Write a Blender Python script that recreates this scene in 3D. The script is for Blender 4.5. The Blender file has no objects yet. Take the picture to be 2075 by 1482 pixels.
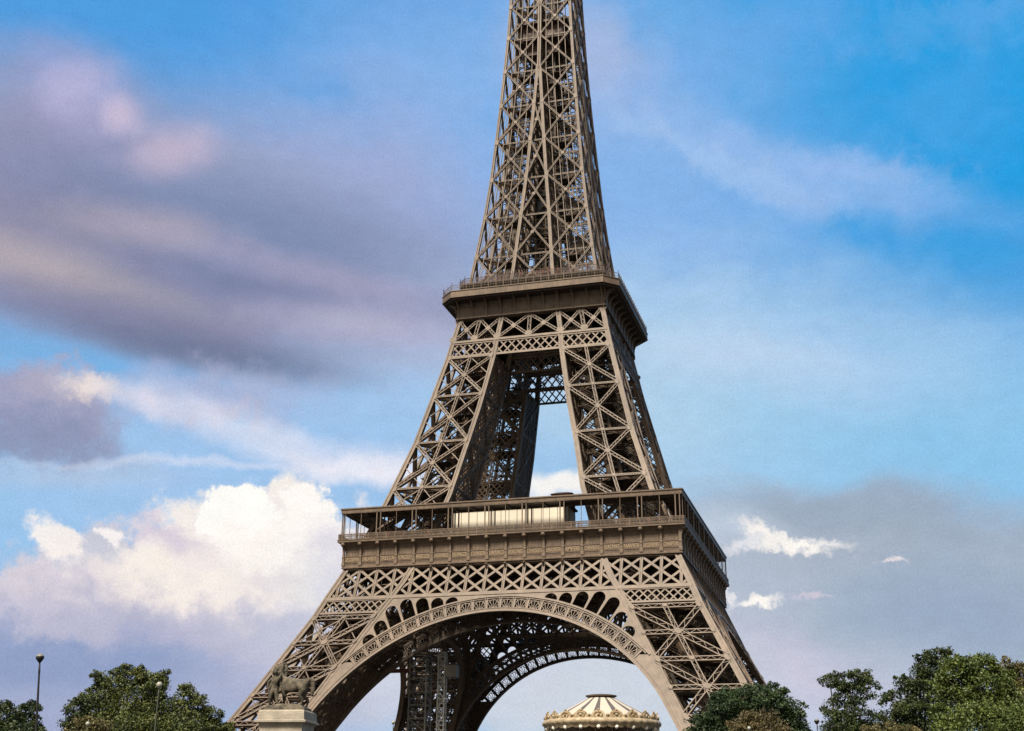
import bpy, bmesh, math, random
from mathutils import Vector, Matrix
from mathutils.geometry import tessellate_polygon
import numpy as np

R = math.radians
scene = bpy.context.scene
COL = scene.collection

# ------------------------------------------------------------------ camera
CAM = Vector((68.5856, -268.4218, 4.755))
yaw, pitch, roll = -0.28135779, 0.34569532, 0.00728838
FPX = 2539.608 / 2075.0
fwd = Vector((math.sin(yaw) * math.cos(pitch), math.cos(yaw) * math.cos(pitch), math.sin(pitch)))
rt0 = Vector((math.cos(yaw), -math.sin(yaw), 0))
up0 = rt0.cross(fwd)
rt = rt0 * math.cos(roll) + up0 * math.sin(roll)
up = -rt0 * math.sin(roll) + up0 * math.cos(roll)
cd = bpy.data.cameras.new('camera')
cam = bpy.data.objects.new('camera', cd)
COL.objects.link(cam)
M = Matrix((rt, up, -fwd)).transposed().to_4x4()
M.translation = CAM
cam.matrix_world = M
cd.sensor_fit = 'HORIZONTAL'
cd.sensor_width = 36.0
cd.lens = 36.0 * FPX
cd.clip_start = 0.5
cd.clip_end = 20000
scene.camera = cam


def at(u, v, dist):
    """point at horizontal distance dist from the camera, seen at photo pixel (u, v)"""
    d = fwd + rt * ((u - 1037.5) / 2539.6) - up * ((v - 741) / 2539.6)
    h = math.hypot(d.x, d.y)
    return CAM + d * (dist / h)


# ------------------------------------------------------------------ light
SUN_EL, SUN_AZ = 53.0, 190.0      # azimuth clockwise from +y
world = bpy.data.worlds.new('World')
scene.world = world
world.use_nodes = True
NT = world.node_tree
for n in list(NT.nodes):
    NT.nodes.remove(n)


def N(t, **kw):
    n = NT.nodes.new(t)
    for k, v in kw.items():
        setattr(n, k, v)
    return n


def mth(op, a, b=None, c=None, clamp=False):
    n = N('ShaderNodeMath', operation=op, use_clamp=clamp)
    for i, q in enumerate((a, b, c)):
        if q is None:
            continue
        if isinstance(q, (int, float)):
            n.inputs[i].default_value = q
        else:
            NT.links.new(q, n.inputs[i])
    return n.outputs[0]


def mapr(val, a, b, c=0.0, d=1.0, smooth=True):
    n = N('ShaderNodeMapRange', interpolation_type='SMOOTHSTEP' if smooth else 'LINEAR')
    NT.links.new(val, n.inputs['Value'])
    for nm, q in (('From Min', a), ('From Max', b), ('To Min', c), ('To Max', d)):
        n.inputs[nm].default_value = q
    return n.outputs['Result']


def mixc(f, a, b):
    n = N('ShaderNodeMix', data_type='RGBA')
    for s, q in ((0, f), (6, a), (7, b)):
        if isinstance(q, (int, float)):
            n.inputs[s].default_value = q
        elif isinstance(q, tuple):
            n.inputs[s].default_value = q
        else:
            NT.links.new(q, n.inputs[s])
    return n.outputs[2]


def s2l(c, k=1.0):
    o = []
    for v in c:
        v = v / 255.0
        o.append(k * (v / 12.92 if v <= 0.04045 else ((v + 0.055) / 1.055) ** 2.4))
    return (o[0], o[1], o[2], 1.0)


WK = 0.053
EXPO = 1.2
sky = N('ShaderNodeTexSky', sky_type='NISHITA')
sky.sun_disc = False
sky.sun_elevation = R(SUN_EL)
sky.sun_rotation = R(SUN_AZ)
sky.air_density = 1.0
sky.dust_density = 0.6
sky.ozone_density = 1.5
tc = N('ShaderNodeTexCoord')
sep = N('ShaderNodeSeparateXYZ')
NT.links.new(tc.outputs['Generated'], sep.inputs[0])
az = mth('MULTIPLY', mth('ARCTAN2', sep.outputs[0], sep.outputs[1]), 57.29578)
el = mth('MULTIPLY', mth('ARCSINE', sep.outputs[2]), 57.29578)
pos = N('ShaderNodeCombineXYZ')
NT.links.new(az, pos.inputs[0])
NT.links.new(el, pos.inputs[1])
P0 = pos.outputs[0]


def noise(vec, scale, detail=6.0, rough=0.55, sx=1.0, sy=1.0, rot=0.0, off=0.0, dist=0.0):
    m = N('ShaderNodeMapping')
    NT.links.new(vec, m.inputs['Vector'])
    m.inputs['Scale'].default_value = (sx, sy, 1)
    m.inputs['Rotation'].default_value = (0, 0, R(rot))
    m.inputs['Location'].default_value = (off, off * 0.7, off * 0.3)
    t = N('ShaderNodeTexNoise', noise_dimensions='2D')
    t.inputs['Scale'].default_value = scale
    t.inputs['Detail'].default_value = detail
    t.inputs['Roughness'].default_value = rough
    t.inputs['Distortion'].default_value = dist
    NT.links.new(m.outputs[0], t.inputs['Vector'])
    return t


def warp(vec, tex, amp):
    s = N('ShaderNodeVectorMath', operation='SUBTRACT')
    NT.links.new(tex.outputs['Color'], s.inputs[0])
    s.inputs[1].default_value = (0.5, 0.5, 0.5)
    k = N('ShaderNodeVectorMath', operation='SCALE')
    NT.links.new(s.outputs[0], k.inputs[0])
    k.inputs['Scale'].default_value = amp
    a = N('ShaderNodeVectorMath', operation='ADD')
    NT.links.new(vec, a.inputs[0])
    NT.links.new(k.outputs[0], a.inputs[1])
    return a.outputs[0]


PW = warp(P0, noise(P0, 0.16, 5.0, 0.6), 2.6)                       # slow bends
PF = warp(P0, noise(P0, 0.5, 9.0, 0.62), 3.1)                 # cauliflower edges
PG = warp(P0, noise(P0, 1.5, 7.0, 0.62, off=3.1), 1.3)                 # small ragged edges
n_st = noise(PW, 0.16, 6.0, 0.55, 0.55, 1.6, -14).outputs['Fac']      # streaks
n_fl = noise(P0, 0.42, 9.0, 0.6, off=7.3, dist=0.4).outputs['Fac']    # puffs
n_hf = noise(P0, 10.0, 2.0, 0.75, off=2.3).outputs['Fac']               # fine mottling


def blob(vec, a, e, ra, re, rot, soft, nz=None, amp=0.0, top=1.0):
    m = N('ShaderNodeMapping', vector_type='TEXTURE')
    NT.links.new(vec, m.inputs['Vector'])
    m.inputs['Location'].default_value = (a, e, 0)
    m.inputs['Rotation'].default_value = (0, 0, R(rot))
    m.inputs['Scale'].default_value = (ra, re, 1)
    ln = N('ShaderNodeVectorMath', operation='LENGTH')
    NT.links.new(m.outputs[0], ln.inputs[0])
    d = ln.outputs['Value']
    h = 0.0
    if nz is not None:
        d = mth('MULTIPLY_ADD', nz, amp, d)
        h = amp * 0.5
    return mapr(d, 1.0 + soft + h, 1.0 - soft + h, 0.0, top)


def rebase(c, v):
    """same value as v, but ordered after colour c (keeps the shader's stack small)"""
    n = N('ShaderNodeVectorMath', operation='MULTIPLY_ADD')
    NT.links.new(c, n.inputs[0])
    n.inputs[1].default_value = (0, 0, 0)
    NT.links.new(v, n.inputs[2])
    return n.outputs[0]


# clear sky: physical sky with the photograph's deeper azure, paling towards the horizon
K = 1.0 / (WK * 2 ** EXPO)
tint = N('ShaderNodeVectorMath', operation='MULTIPLY')
NT.links.new(sky.outputs[0], tint.inputs[0])
tint.inputs[1].default_value = (0.75, 1.25, 1.3)
cur = tint.outputs[0]
cur = mixc(mapr(el, 31, 10, 0.0, 1.0, False), cur, s2l((150, 195, 235), K))
# unseen bright sky added behind the camera as soft light on the tower's near side
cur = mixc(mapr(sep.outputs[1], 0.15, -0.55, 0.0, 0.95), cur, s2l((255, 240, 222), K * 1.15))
# sky layers: (space, az, el, r_az, r_el, rot, soft, noise, amp, colour, opacity)
LAYERS = [
    ('P', -16.27, 34.82, 63.70, 15.98, 0.3, 0.5, '-', 0, (84, 160, 226), 0.92),
    ('P', 5.30, 31.19, 18.41, 8.57, -9.5, 0.8, 's', 0.8, (22, 156, 224), 0.95),
    ('P', -32.84, 34.81, 10.43, 3.45, 8.3, 0.8, 's', 0.8, (78, 156, 224), 0.8),
    ('W', -15.11, 27.01, 14.06, 10.65, -0.1, 0.55, 's', 0.5, (162, 192, 238), 0.6),
    ('W', -12.50, 33.30, 3.92, 2.55, -21.4, 0.7, 's', 0.5, (182, 188, 218), 0.6),
    ('W', -9.86, 19.31, 15.13, 5.16, -7.6, 0.6, 's', 0.7, (188, 216, 234), 0.75),
    ('W', -2.17, 28.15, 8.66, 1.08, -19.6, 0.8, 's', 1.6, (160, 190, 235), 0.6),
    ('W', -0.09, 20.10, 10.29, 1.53, -13.9, 0.8, 's', 1.6, (170, 205, 240), 0.45),
    ('W', -1.77, 18.91, 6.75, 1.32, -13.1, 0.8, 's', 1.4, (205, 216, 240), 0.5),
    ('W', 5.47, 15.71, 10.22, 3.16, -5.5, 0.7, 's', 0.8, (135, 195, 234), 0.7),
    ('F', 7.47, 33.26, 5.02, 0.99, -1.0, 0.9, 'f', 2, (110, 172, 230), 0.5),
    ('F', 5.78, 29.66, 3.84, 2.47, 30.5, 0.9, 'f', 2, (90, 168, 230), 0.45),
    ('F', -2.63, 34.15, 6.56, 1.24, 13.9, 0.9, 'f', 2, (110, 170, 232), 0.5),
    ('F', -5.80, 28.67, 4.94, 0.52, -26.1, 0.9, 'f', 1.4, (170, 200, 238), 0.5),
    ('F', 1.14, 27.79, 3.27, 0.55, -11.0, 0.9, 'f', 1.4, (160, 192, 238), 0.5),
    ('W', -29.99, 15.02, 12.35, 4.37, 3.9, 0.6, '-', 0, (164, 198, 236), 0.8),
    ('W', -35.85, 18.61, 7.06, 1.50, -11.4, 0.6, 's', 0.6, (118, 178, 230), 0.8),
    ('P', -33.35, 25.42, 14.74, 5.15, -4.8, 0.5, 's', 0.6, (156, 163, 194), 0.93),
    ('P', -39.84, 25.29, 5.14, 4.76, -0.0, 0.7, 's', 0.6, (154, 151, 180), 0.85),
    ('W', -23.20, 28.33, 6.51, 3.07, -16.7, 0.8, 's', 0.7, (162, 173, 212), 0.6),
    ('P', -21.17, 21.97, 7.73, 2.47, -9.9, 0.7, 's', 0.7, (176, 181, 212), 0.7),
    ('P', -30.50, 25.09, 10.82, 2.39, -6.0, 0.8, 's', 0.6, (122, 137, 174), 0.85),
    ('P', -39.16, 23.71, 5.13, 1.88, 3.3, 0.95, 's', 0.7, (136, 135, 162), 0.7),
    ('P', -33.96, 24.80, 3.19, 0.82, -0.7, 0.98, 'f', 0.9, (184, 172, 184), 0.6),
    ('P', -33.19, 22.18, 9.46, 1.30, -9.5, 0.95, 's', 0.7, (152, 149, 174), 0.75),
    ('P', -37.21, 22.31, 5.41, 0.93, -7.9, 0.98, 'f', 0.9, (190, 178, 180), 0.75),
    ('P', -27.66, 22.49, 7.07, 1.15, -5.5, 0.9, 's', 0.8, (120, 129, 164), 0.8),
    ('P', -26.08, 23.59, 5.75, 0.62, -8.0, 0.98, 'f', 0.9, (176, 169, 194), 0.5),
    ('P', -32.76, 20.37, 7.59, 1.22, -7.1, 0.7, 's', 0.6, (132, 133, 162), 0.9),
    ('P', -31.34, 19.74, 5.40, 0.66, -5.7, 0.9, 'f', 0.7, (108, 120, 150), 0.75),
    ('P', -23.79, 21.52, 4.30, 0.72, -3.0, 0.98, 'f', 0.9, (192, 187, 210), 0.6),
    ('P', -37.91, 30.04, 2.51, 1.44, -24.8, 0.95, 'f', 1, (178, 175, 216), 0.5),
    ('P', -35.86, 29.50, 0.79, 0.71, -25.9, 0.98, 'f', 0.9, (210, 195, 218), 0.75),
    ('P', -33.12, 28.36, 1.79, 0.85, 17.6, 0.98, 'f', 0.9, (200, 185, 208), 0.75),
    ('P', -37.99, 30.54, 1.46, 0.82, 25.3, 0.98, 'f', 1.2, (194, 187, 220), 0.5),
    ('F', -37.46, 16.40, 3.30, 2.01, -5.6, 0.35, 'f', 0.6, (162, 162, 190), 0.95),
    ('F', -37.91, 15.18, 3.46, 1.26, -1.8, 0.5, 'f', 0.7, (138, 148, 180), 0.8),
    ('F', -37.22, 17.70, 1.67, 0.93, 6.8, 0.45, 'f', 0.7, (174, 170, 194), 0.8),
    ('G', -35.52, 17.68, 1.11, 0.47, -3.8, 0.8, 'f', 1.2, (240, 224, 214), 0.95),
    ('F', -30.25, 17.86, 4.26, 1.10, 0.6, 0.8, 's', 0.8, (176, 180, 210), 0.75),
    ('F', -29.95, 17.04, 2.24, 0.44, 0.3, 0.9, 'f', 0.7, (196, 186, 204), 0.6),
    ('W', -27.16, 16.08, 7.48, 0.75, -11.6, 0.8, 's', 0.8, (222, 226, 242), 0.7),
    ('W', -22.98, 14.95, 2.99, 0.53, -5.9, 0.8, 's', 0.7, (244, 240, 246), 0.8),
    ('W', -32.82, 16.87, 1.31, 0.43, -14.9, 0.9, 'f', 0.8, (224, 220, 234), 0.75),
    ('W', -29.52, 14.73, 7.29, 0.20, 2.7, 0.9, 'f', 0.7, (214, 222, 242), 0.6),
    ('W', -13.71, 14.21, 2.54, 0.49, -4.2, 0.6, 's', 0.6, (250, 246, 242), 0.95),
    ('W', -35.88, 13.90, 3.93, 0.55, 2.2, 0.9, 'f', 0.8, (186, 199, 220), 0.5),
    ('W', -30.87, 6.22, 18.61, 3.52, 2.0, 0.35, 's', 0.5, (164, 171, 202), 0.95),
    ('W', -34.92, 6.06, 6.54, 1.22, 2.5, 0.6, 's', 0.8, (138, 157, 196), 0.75),
    ('W', -22.19, 7.74, 5.73, 3.22, 1.2, 0.6, 's', 0.5, (198, 193, 218), 0.7),
    ('W', -25.32, 8.73, 6.12, 2.37, -8.2, 0.5, 'f', 0.5, (210, 199, 220), 0.8),
    ('F', -33.92, 9.61, 4.92, 2.30, 13.4, 0.25, 'f', 0.6, (208, 205, 216), 0.9),
    ('F', -37.05, 8.80, 2.36, 1.23, 3.7, 0.35, 'f', 0.7, (224, 214, 222), 0.8),
    ('F', -36.31, 10.81, 0.93, 1.29, 34.3, 0.3, 'f', 0.8, (250, 242, 236), 0.9),
    ('F', -32.84, 9.26, 2.28, 1.05, 3.1, 0.6, 'f', 0.8, (238, 226, 226), 0.75),
    ('F', -27.67, 11.01, 5.68, 3.03, 2.6, 0.16, 'f', 0.5, (246, 238, 232), 0.97),
    ('F', -28.67, 12.59, 1.62, 1.57, 3.1, 0.1, 'f', 0.4, (255, 253, 248), 1),
    ('F', -25.10, 12.32, 1.75, 1.54, 2.3, 0.12, 'f', 0.4, (255, 250, 244), 0.95),
    ('F', -26.81, 11.27, 3.30, 1.30, 2.5, 0.4, 'f', 0.6, (255, 249, 242), 0.8),
    ('F', -30.32, 9.18, 3.60, 1.27, -7.3, 0.4, 'f', 0.8, (248, 238, 230), 0.85),
    ('F', -28.54, 8.40, 2.56, 0.98, 2.2, 0.5, 'f', 0.8, (248, 236, 230), 0.8),
    ('F', -23.68, 10.95, 1.34, 1.97, 1.8, 0.5, 'f', 0.7, (226, 220, 230), 0.8),
    ('F', -26.72, 10.08, 1.31, 0.56, 22.2, 0.8, 'f', 0.8, (222, 212, 218), 0.6),
    ('F', -30.69, 10.86, 1.49, 0.64, -16.8, 0.8, 'f', 0.8, (232, 220, 224), 0.5),
    ('G', -34.01, 11.34, 0.66, 0.27, -10.0, 0.4, 'f', 0.9, (250, 244, 242), 0.95),
    ('F', -32.48, 7.77, 9.05, 1.04, -5.3, 0.8, 'f', 1.4, (180, 181, 206), 0.8),
    ('F', -25.66, 7.22, 5.62, 0.98, -6.4, 0.8, 'f', 1.2, (186, 185, 208), 0.8),
    ('F', -31.82, 11.54, 1.27, 0.56, -16.4, 0.7, 'f', 1, (200, 189, 214), 0.6),
    ('P', -0.23, 8.89, 10.81, 4.20, -2.1, 0.28, 's', 0.6, (168, 181, 198), 0.95),
    ('W', -6.82, 9.94, 5.28, 3.68, -1.2, 0.5, 's', 0.6, (178, 189, 206), 0.9),
    ('W', -0.10, 12.71, 6.60, 1.29, -5.1, 0.6, 's', 1, (156, 171, 190), 0.85),
    ('W', -1.31, 11.06, 7.03, 0.98, -6.4, 0.8, 'f', 1.1, (170, 181, 196), 0.6),
    ('W', 3.53, 7.71, 4.56, 2.66, -2.3, 0.8, 's', 0.8, (150, 169, 194), 0.75),
    ('W', -3.91, 4.61, 8.77, 2.27, -0.6, 0.7, 's', 0.4, (192, 198, 216), 0.8),
    ('W', -3.40, 5.84, 3.35, 1.25, -30.9, 0.9, 'f', 0.6, (212, 202, 222), 0.5),
    ('W', -6.02, 12.53, 2.00, 0.74, -11.8, 0.9, 'f', 0.8, (200, 212, 228), 0.7),
    ('G', -3.22, 11.50, 1.84, 0.24, -6.2, 0.85, 'f', 1.6, (253, 248, 242), 1),
    ('G', -4.60, 12.05, 0.97, 0.30, -30.0, 0.8, 'f', 1.4, (250, 244, 238), 0.95),
    ('G', -5.74, 11.47, 0.75, 0.20, 23.3, 0.8, 'f', 1.4, (232, 230, 236), 0.8),
    ('G', -5.12, 9.02, 0.87, 0.24, 2.7, 0.6, 'f', 1, (254, 248, 242), 1),
    ('G', 0.93, 10.57, 0.50, 0.13, -2.8, 0.7, 'f', 1.2, (236, 226, 228), 0.85),
    ('G', -2.52, 9.27, 0.64, 0.13, -1.8, 0.8, 'f', 1.2, (218, 206, 220), 0.75),
    ('G', -6.24, 9.23, 0.20, 0.52, -1.2, 0.7, 'f', 0.9, (246, 242, 240), 0.7),
    ('W', -12.90, 4.85, 7.20, 2.74, 0.1, 0.6, 's', 0.4, (204, 214, 224), 0.95),
    ('W', -17.75, 7.38, 8.88, 4.31, 0.6, 0.6, '-', 0, (207, 213, 226), 0.8),
]
for i_, (sp, a, e, ra, re, ro, so, nz, amp, colr, op) in enumerate(LAYERS):
    if i_ and i_ % 16 == 0:
        PW, PF, P0, PG = rebase(cur, PW), rebase(cur, PF), rebase(cur, P0), rebase(cur, PG)
    vec = {'W': PW, 'F': PF, 'P': P0, 'G': PG}[sp]
    nn = {'s': n_st, 'f': n_fl, '-': None}[nz]
    cur = mixc(blob(vec, a, e, ra, re, ro, so, nn, amp, op), cur, s2l(colr, K))
# fine mottling over everything
cur2 = N('ShaderNodeVectorMath', operation='SCALE')
NT.links.new(cur, cur2.inputs[0])
n_mid = noise(P0, 1.1, 8.0, 0.65, 0.7, 1.3, -10, off=5.1).outputs['Fac']
NT.links.new(mth('MULTIPLY', mapr(n_hf, 0.25, 0.75, 0.93, 1.07, False), mapr(n_mid, 0.3, 0.7, 0.965, 1.035, False)), cur2.inputs['Scale'])
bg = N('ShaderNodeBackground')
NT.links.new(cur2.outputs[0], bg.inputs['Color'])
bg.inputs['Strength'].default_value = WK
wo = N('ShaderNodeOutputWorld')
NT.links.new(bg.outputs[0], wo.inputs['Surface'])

sl = bpy.data.lights.new('sun', 'SUN')
sl.energy = 5.0
sl.angle = R(15)
sl.color = (1.0, 0.88, 0.72)
so_ = bpy.data.objects.new('sun', sl)
COL.objects.link(so_)
sd = Vector((math.sin(R(SUN_AZ)) * math.cos(R(SUN_EL)), math.cos(R(SUN_AZ)) * math.cos(R(SUN_EL)), math.sin(R(SUN_EL))))
so_.rotation_euler = sd.to_track_quat('Z', 'Y').to_euler()
so_.location = sd * 500

scene.view_settings.view_transform = 'Standard'
scene.view_settings.look = 'None'
scene.view_settings.gamma = 1
scene.view_settings.exposure = EXPO
scene.render.resolution_x = 1024
scene.render.resolution_y = 731


# ------------------------------------------------------------------ materials
ALB = 0.78      # every colour below was chosen for a slightly darker exposure


def mat(name, col, rough=0.6, metal=0.0, var=0.15, scale=0.5, col2=None, detail=5, bump=0.0, bscale=8.0, trans=0.0):
    col = tuple(c * ALB for c in col)
    col2 = tuple(c * ALB for c in col2) if col2 else None
    m = bpy.data.materials.new(name)
    m.use_nodes = True
    t = m.node_tree
    b = t.nodes['Principled BSDF']
    b.inputs['Roughness'].default_value = rough
    b.inputs['Metallic'].default_value = metal
    b.inputs['Specular IOR Level'].default_value = 0.3
    tcn = t.nodes.new('ShaderNodeTexCoord')
    nz = t.nodes.new('ShaderNodeTexNoise')
    nz.inputs['Scale'].default_value = scale
    nz.inputs['Detail'].default_value = detail
    t.links.new(tcn.outputs['Object'], nz.inputs['Vector'])
    rp = t.nodes.new('ShaderNodeValToRGB')
    c2 = col2 or tuple(c * (1 + var) for c in col)
    c1 = tuple(c * (1 - var) for c in col) if col2 is None else col
    rp.color_ramp.elements[0].position = 0.35
    rp.color_ramp.elements[1].position = 0.68
    rp.color_ramp.elements[0].color = (*c1, 1)
    rp.color_ramp.elements[1].color = (*c2, 1)
    t.links.new(nz.outputs['Fac'], rp.inputs[0])
    t.links.new(rp.outputs[0], b.inputs['Base Color'])
    if bump:
        n2 = t.nodes.new('ShaderNodeTexNoise')
        n2.inputs['Scale'].default_value = bscale
        n2.inputs['Detail'].default_value = 4
        t.links.new(tcn.outputs['Object'], n2.inputs['Vector'])
        bp = t.nodes.new('ShaderNodeBump')
        bp.inputs['Strength'].default_value = bump
        bp.inputs['Distance'].default_value = 0.1
        t.links.new(n2.outputs['Fac'], bp.inputs['Height'])
        t.links.new(bp.outputs[0], b.inputs['Normal'])
    return m


IRON = mat('iron_paint', (0.099, 0.0715, 0.0505), 0.55, var=0.2, scale=0.9, detail=8)
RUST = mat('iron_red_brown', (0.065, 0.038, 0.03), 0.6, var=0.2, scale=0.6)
t_ = IRON.node_tree
b_ = t_.nodes['Principled BSDF']
src_ = b_.inputs['Base Color'].links[0].from_socket
tc_ = [n for n in t_.nodes if n.type == 'TEX_COORD'][0]
# broad fading and run-off streaks in the paint
for sc_, nsc_, lo_c, hi_c in (((1, 1, 1), 0.11, 0.84, 1.14), ((1, 1, .09), 1.6, 0.86, 1.10)):
    mp_ = t_.nodes.new('ShaderNodeMapping')
    mp_.inputs['Scale'].default_value = sc_
    t_.links.new(tc_.outputs['Object'], mp_.inputs['Vector'])
    nz_ = t_.nodes.new('ShaderNodeTexNoise')
    nz_.inputs['Scale'].default_value = nsc_
    nz_.inputs['Detail'].default_value = 4
    t_.links.new(mp_.outputs[0], nz_.inputs['Vector'])
    mr_ = t_.nodes.new('ShaderNodeMapRange')
    mr_.inputs['From Min'].default_value = .35
    mr_.inputs['From Max'].default_value = .65
    mr_.inputs['To Min'].default_value = lo_c
    mr_.inputs['To Max'].default_value = hi_c
    t_.links.new(nz_.outputs['Fac'], mr_.inputs['Value'])
    vm_ = t_.nodes.new('ShaderNodeVectorMath')
    vm_.operation = 'SCALE'
    t_.links.new(src_, vm_.inputs[0])
    t_.links.new(mr_.outputs[0], vm_.inputs['Scale'])
    src_ = vm_.outputs[0]
t_.links.new(src_, b_.inputs['Base Color'])
GOLD = mat('letter_paint', (0.22, 0.165, 0.105), 0.5, var=0.08, scale=2)
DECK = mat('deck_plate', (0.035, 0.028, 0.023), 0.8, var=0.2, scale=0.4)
CREAM = mat('cream_sky_reflection', (0.56, 0.52, 0.44), 0.35, var=0.04, scale=0.2)  # sky reflected in the pavilion glass, painted as one pale cream
GLASS = mat('dark_glazing', (0.05, 0.055, 0.065), 0.15, var=0.2, scale=0.4)
GREYM = mat('galvanised_steel', (0.15, 0.145, 0.125), 0.5, var=0.15, scale=1.0)
WHITEM = mat('white_paint', (0.40, 0.40, 0.37), 0.5, var=0.05, scale=1.0)
STONE = mat('pale_stone', (0.25, 0.225, 0.185), 0.85, var=0.2, scale=1.3, bump=0.4, bscale=6)
STATUE = mat('weathered_stone', (0.022, 0.019, 0.013), 0.85, col2=(0.125, 0.108, 0.08), scale=2.4, bump=0.6, bscale=9)
BLACKM = mat('black_paint', (0.008, 0.008, 0.009), 0.75, var=0.2)
GLOBE = mat('frosted_glass', (0.24, 0.25, 0.21), 0.2, var=0.03)


# ------------------------------------------------------------------ mesh builder
class MB:
    def __init__(self):
        self.b = []
        self.V = []
        self.F = []

    def beam(self, p, q, w, d, n=(0, -1, 0)):
        self.b.append((*p, *q, w, d, *n))

    def box(self, x0, x1, y0, y1, z0, z1):
        k = len(self.V)
        self.V += [(x, y, z) for z in (z0, z1) for y in (y0, y1) for x in (x0, x1)]
        self.F += [(k, k + 2, k + 3, k + 1), (k + 4, k + 5, k + 7, k + 6), (k, k + 1, k + 5, k + 4),
                   (k + 2, k + 6, k + 7, k + 3), (k, k + 4, k + 6, k + 2), (k + 1, k + 3, k + 7, k + 5)]

    def quad(self, a, b, c, d):
        k = len(self.V)
        self.V += [tuple(a), tuple(b), tuple(c), tuple(d)]
        self.F.append((k, k + 1, k + 2, k + 3))

    def loft(self, rings, cap=True, closed=True):
        k = len(self.V)
        m = len(rings[0])
        for r in rings:
            self.V += [tuple(p) for p in r]
        for i in range(len(rings) - 1):
            for j in range(m if closed else m - 1):
                a = k + i * m + j
                b = k + i * m + (j + 1) % m
                self.F.append((a, b, b + m, a + m))
        if cap and closed:
            self.F.append(tuple(k + j for j in reversed(range(m))))
            self.F.append(tuple(k + (len(rings) - 1) * m + j for j in range(m)))

    def lathe(self, prof, c=(0, 0, 0), seg=12):
        rings = [[(c[0] + r * math.cos(2 * math.pi * j / seg), c[1] + r * math.sin(2 * math.pi * j / seg), c[2] + z)
                  for j in range(seg)] for r, z in prof]
        self.loft(rings)

    def ball(self, c, r, seg=10, rings=6):
        self.lathe([(max(0.02 * r, r * math.sin(math.pi * i / rings)), -r * math.cos(math.pi * i / rings)) for i in range(rings + 1)], c, seg)

    def prism(self, poly, fn, t, holes=()):
        """plate: 2D polygon (with holes) mapped by fn(u, v, depth) to 3D, thickness t"""
        loops = [poly] + list(holes)
        tris = tessellate_polygon([[Vector((a, b, 0)) for a, b in l] for l in loops])
        flat = [p for l in loops for p in l]
        k = len(self.V)
        n = len(flat)
        self.V += [tuple(fn(a, b, 0.0)) for a, b in flat] + [tuple(fn(a, b, t)) for a, b in flat]
        for t3 in tris:
            self.F.append(tuple(k + i for i in t3))
            self.F.append(tuple(k + n + i for i in reversed(t3)))
        s = k
        for l in loops:
            for i in range(len(l)):
                a = s + i
                b = s + (i + 1) % len(l)
                self.F.append((a, b, b + n, a + n))
            s += len(l)

    def build(self, name, m=None, parent=None, smooth=False, rot=0.0):
        V = np.array(self.V, dtype=float).reshape(-1, 3)
        F = list(self.F)
        if self.b:
            B = np.array(self.b, dtype=float)
            p, q, w, d, n = B[:, 0:3], B[:, 3:6], B[:, 6:7], B[:, 7:8], B[:, 8:11]
            t = q - p
            t /= np.maximum(np.linalg.norm(t, axis=1, keepdims=True), 1e-9)
            s = np.cross(n, t)
            ls = np.linalg.norm(s, axis=1, keepdims=True)
            bad = ls[:, 0] < 1e-4
            s[bad] = np.cross(np.array((0.3, 0.5, 0.8)), t[bad])
            s /= np.linalg.norm(s, axis=1, keepdims=True)
            n2 = np.cross(t, s)
            cs = []
            for e in (p, q):
                for a, b in ((-1, -1), (1, -1), (1, 1), (-1, 1)):
                    cs.append(e + s * w * a / 2 + n2 * d * b / 2)
            VV = np.stack(cs, axis=1).reshape(-1, 3)
            k0 = len(V)
            V = np.vstack([V, VV]) if len(V) else VV
            base = (k0 + 8 * np.arange(len(B)))[:, None, None]
            f = np.array([(3, 2, 1, 0), (4, 5, 6, 7), (0, 1, 5, 4), (1, 2, 6, 5), (2, 3, 7, 6), (3, 0, 4, 7)])[None]
            F += [tuple(r) for r in (base + f).reshape(-1, 4).tolist()]
        me = bpy.data.meshes.new(name)
        me.from_pydata(V.tolist(), [], F)
        if smooth:
            me.polygons.foreach_set('use_smooth', [True] * len(me.polygons))
        if m:
            me.materials.append(m)
        me.update()
        return link(name, me, parent, rot)


def link(name, me, parent=None, rot=0.0):
    o = bpy.data.objects.new(name, me)
    COL.objects.link(o)
    if parent:
        o.parent = parent
    if rot:
        o.rotation_euler = (0, 0, rot)
    return o


def thing(name, label, cat, loc=(0, 0, 0), rz=0, group=None):
    o = bpy.data.objects.new(name, None)
    COL.objects.link(o)
    o.location = loc
    o.rotation_euler = (0, 0, rz)
    o['label'] = label
    o['category'] = cat
    if group:
        o['group'] = group
    return o


def copy_tree(o, parent=None):
    c = o.copy()
    COL.objects.link(c)
    c.parent = parent
    for ch in [x for x in o.children]:
        if ch is not c:
            copy_tree(ch, c)
    return c


def four(o):
    """the same part on the other three sides of the tower"""
    out = [o]
    for k in (1, 2, 3):
        c = copy_tree(o, o.parent)
        c.rotation_euler = (0, 0, k * math.pi / 2)
        out.append(c)
    return out


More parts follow.
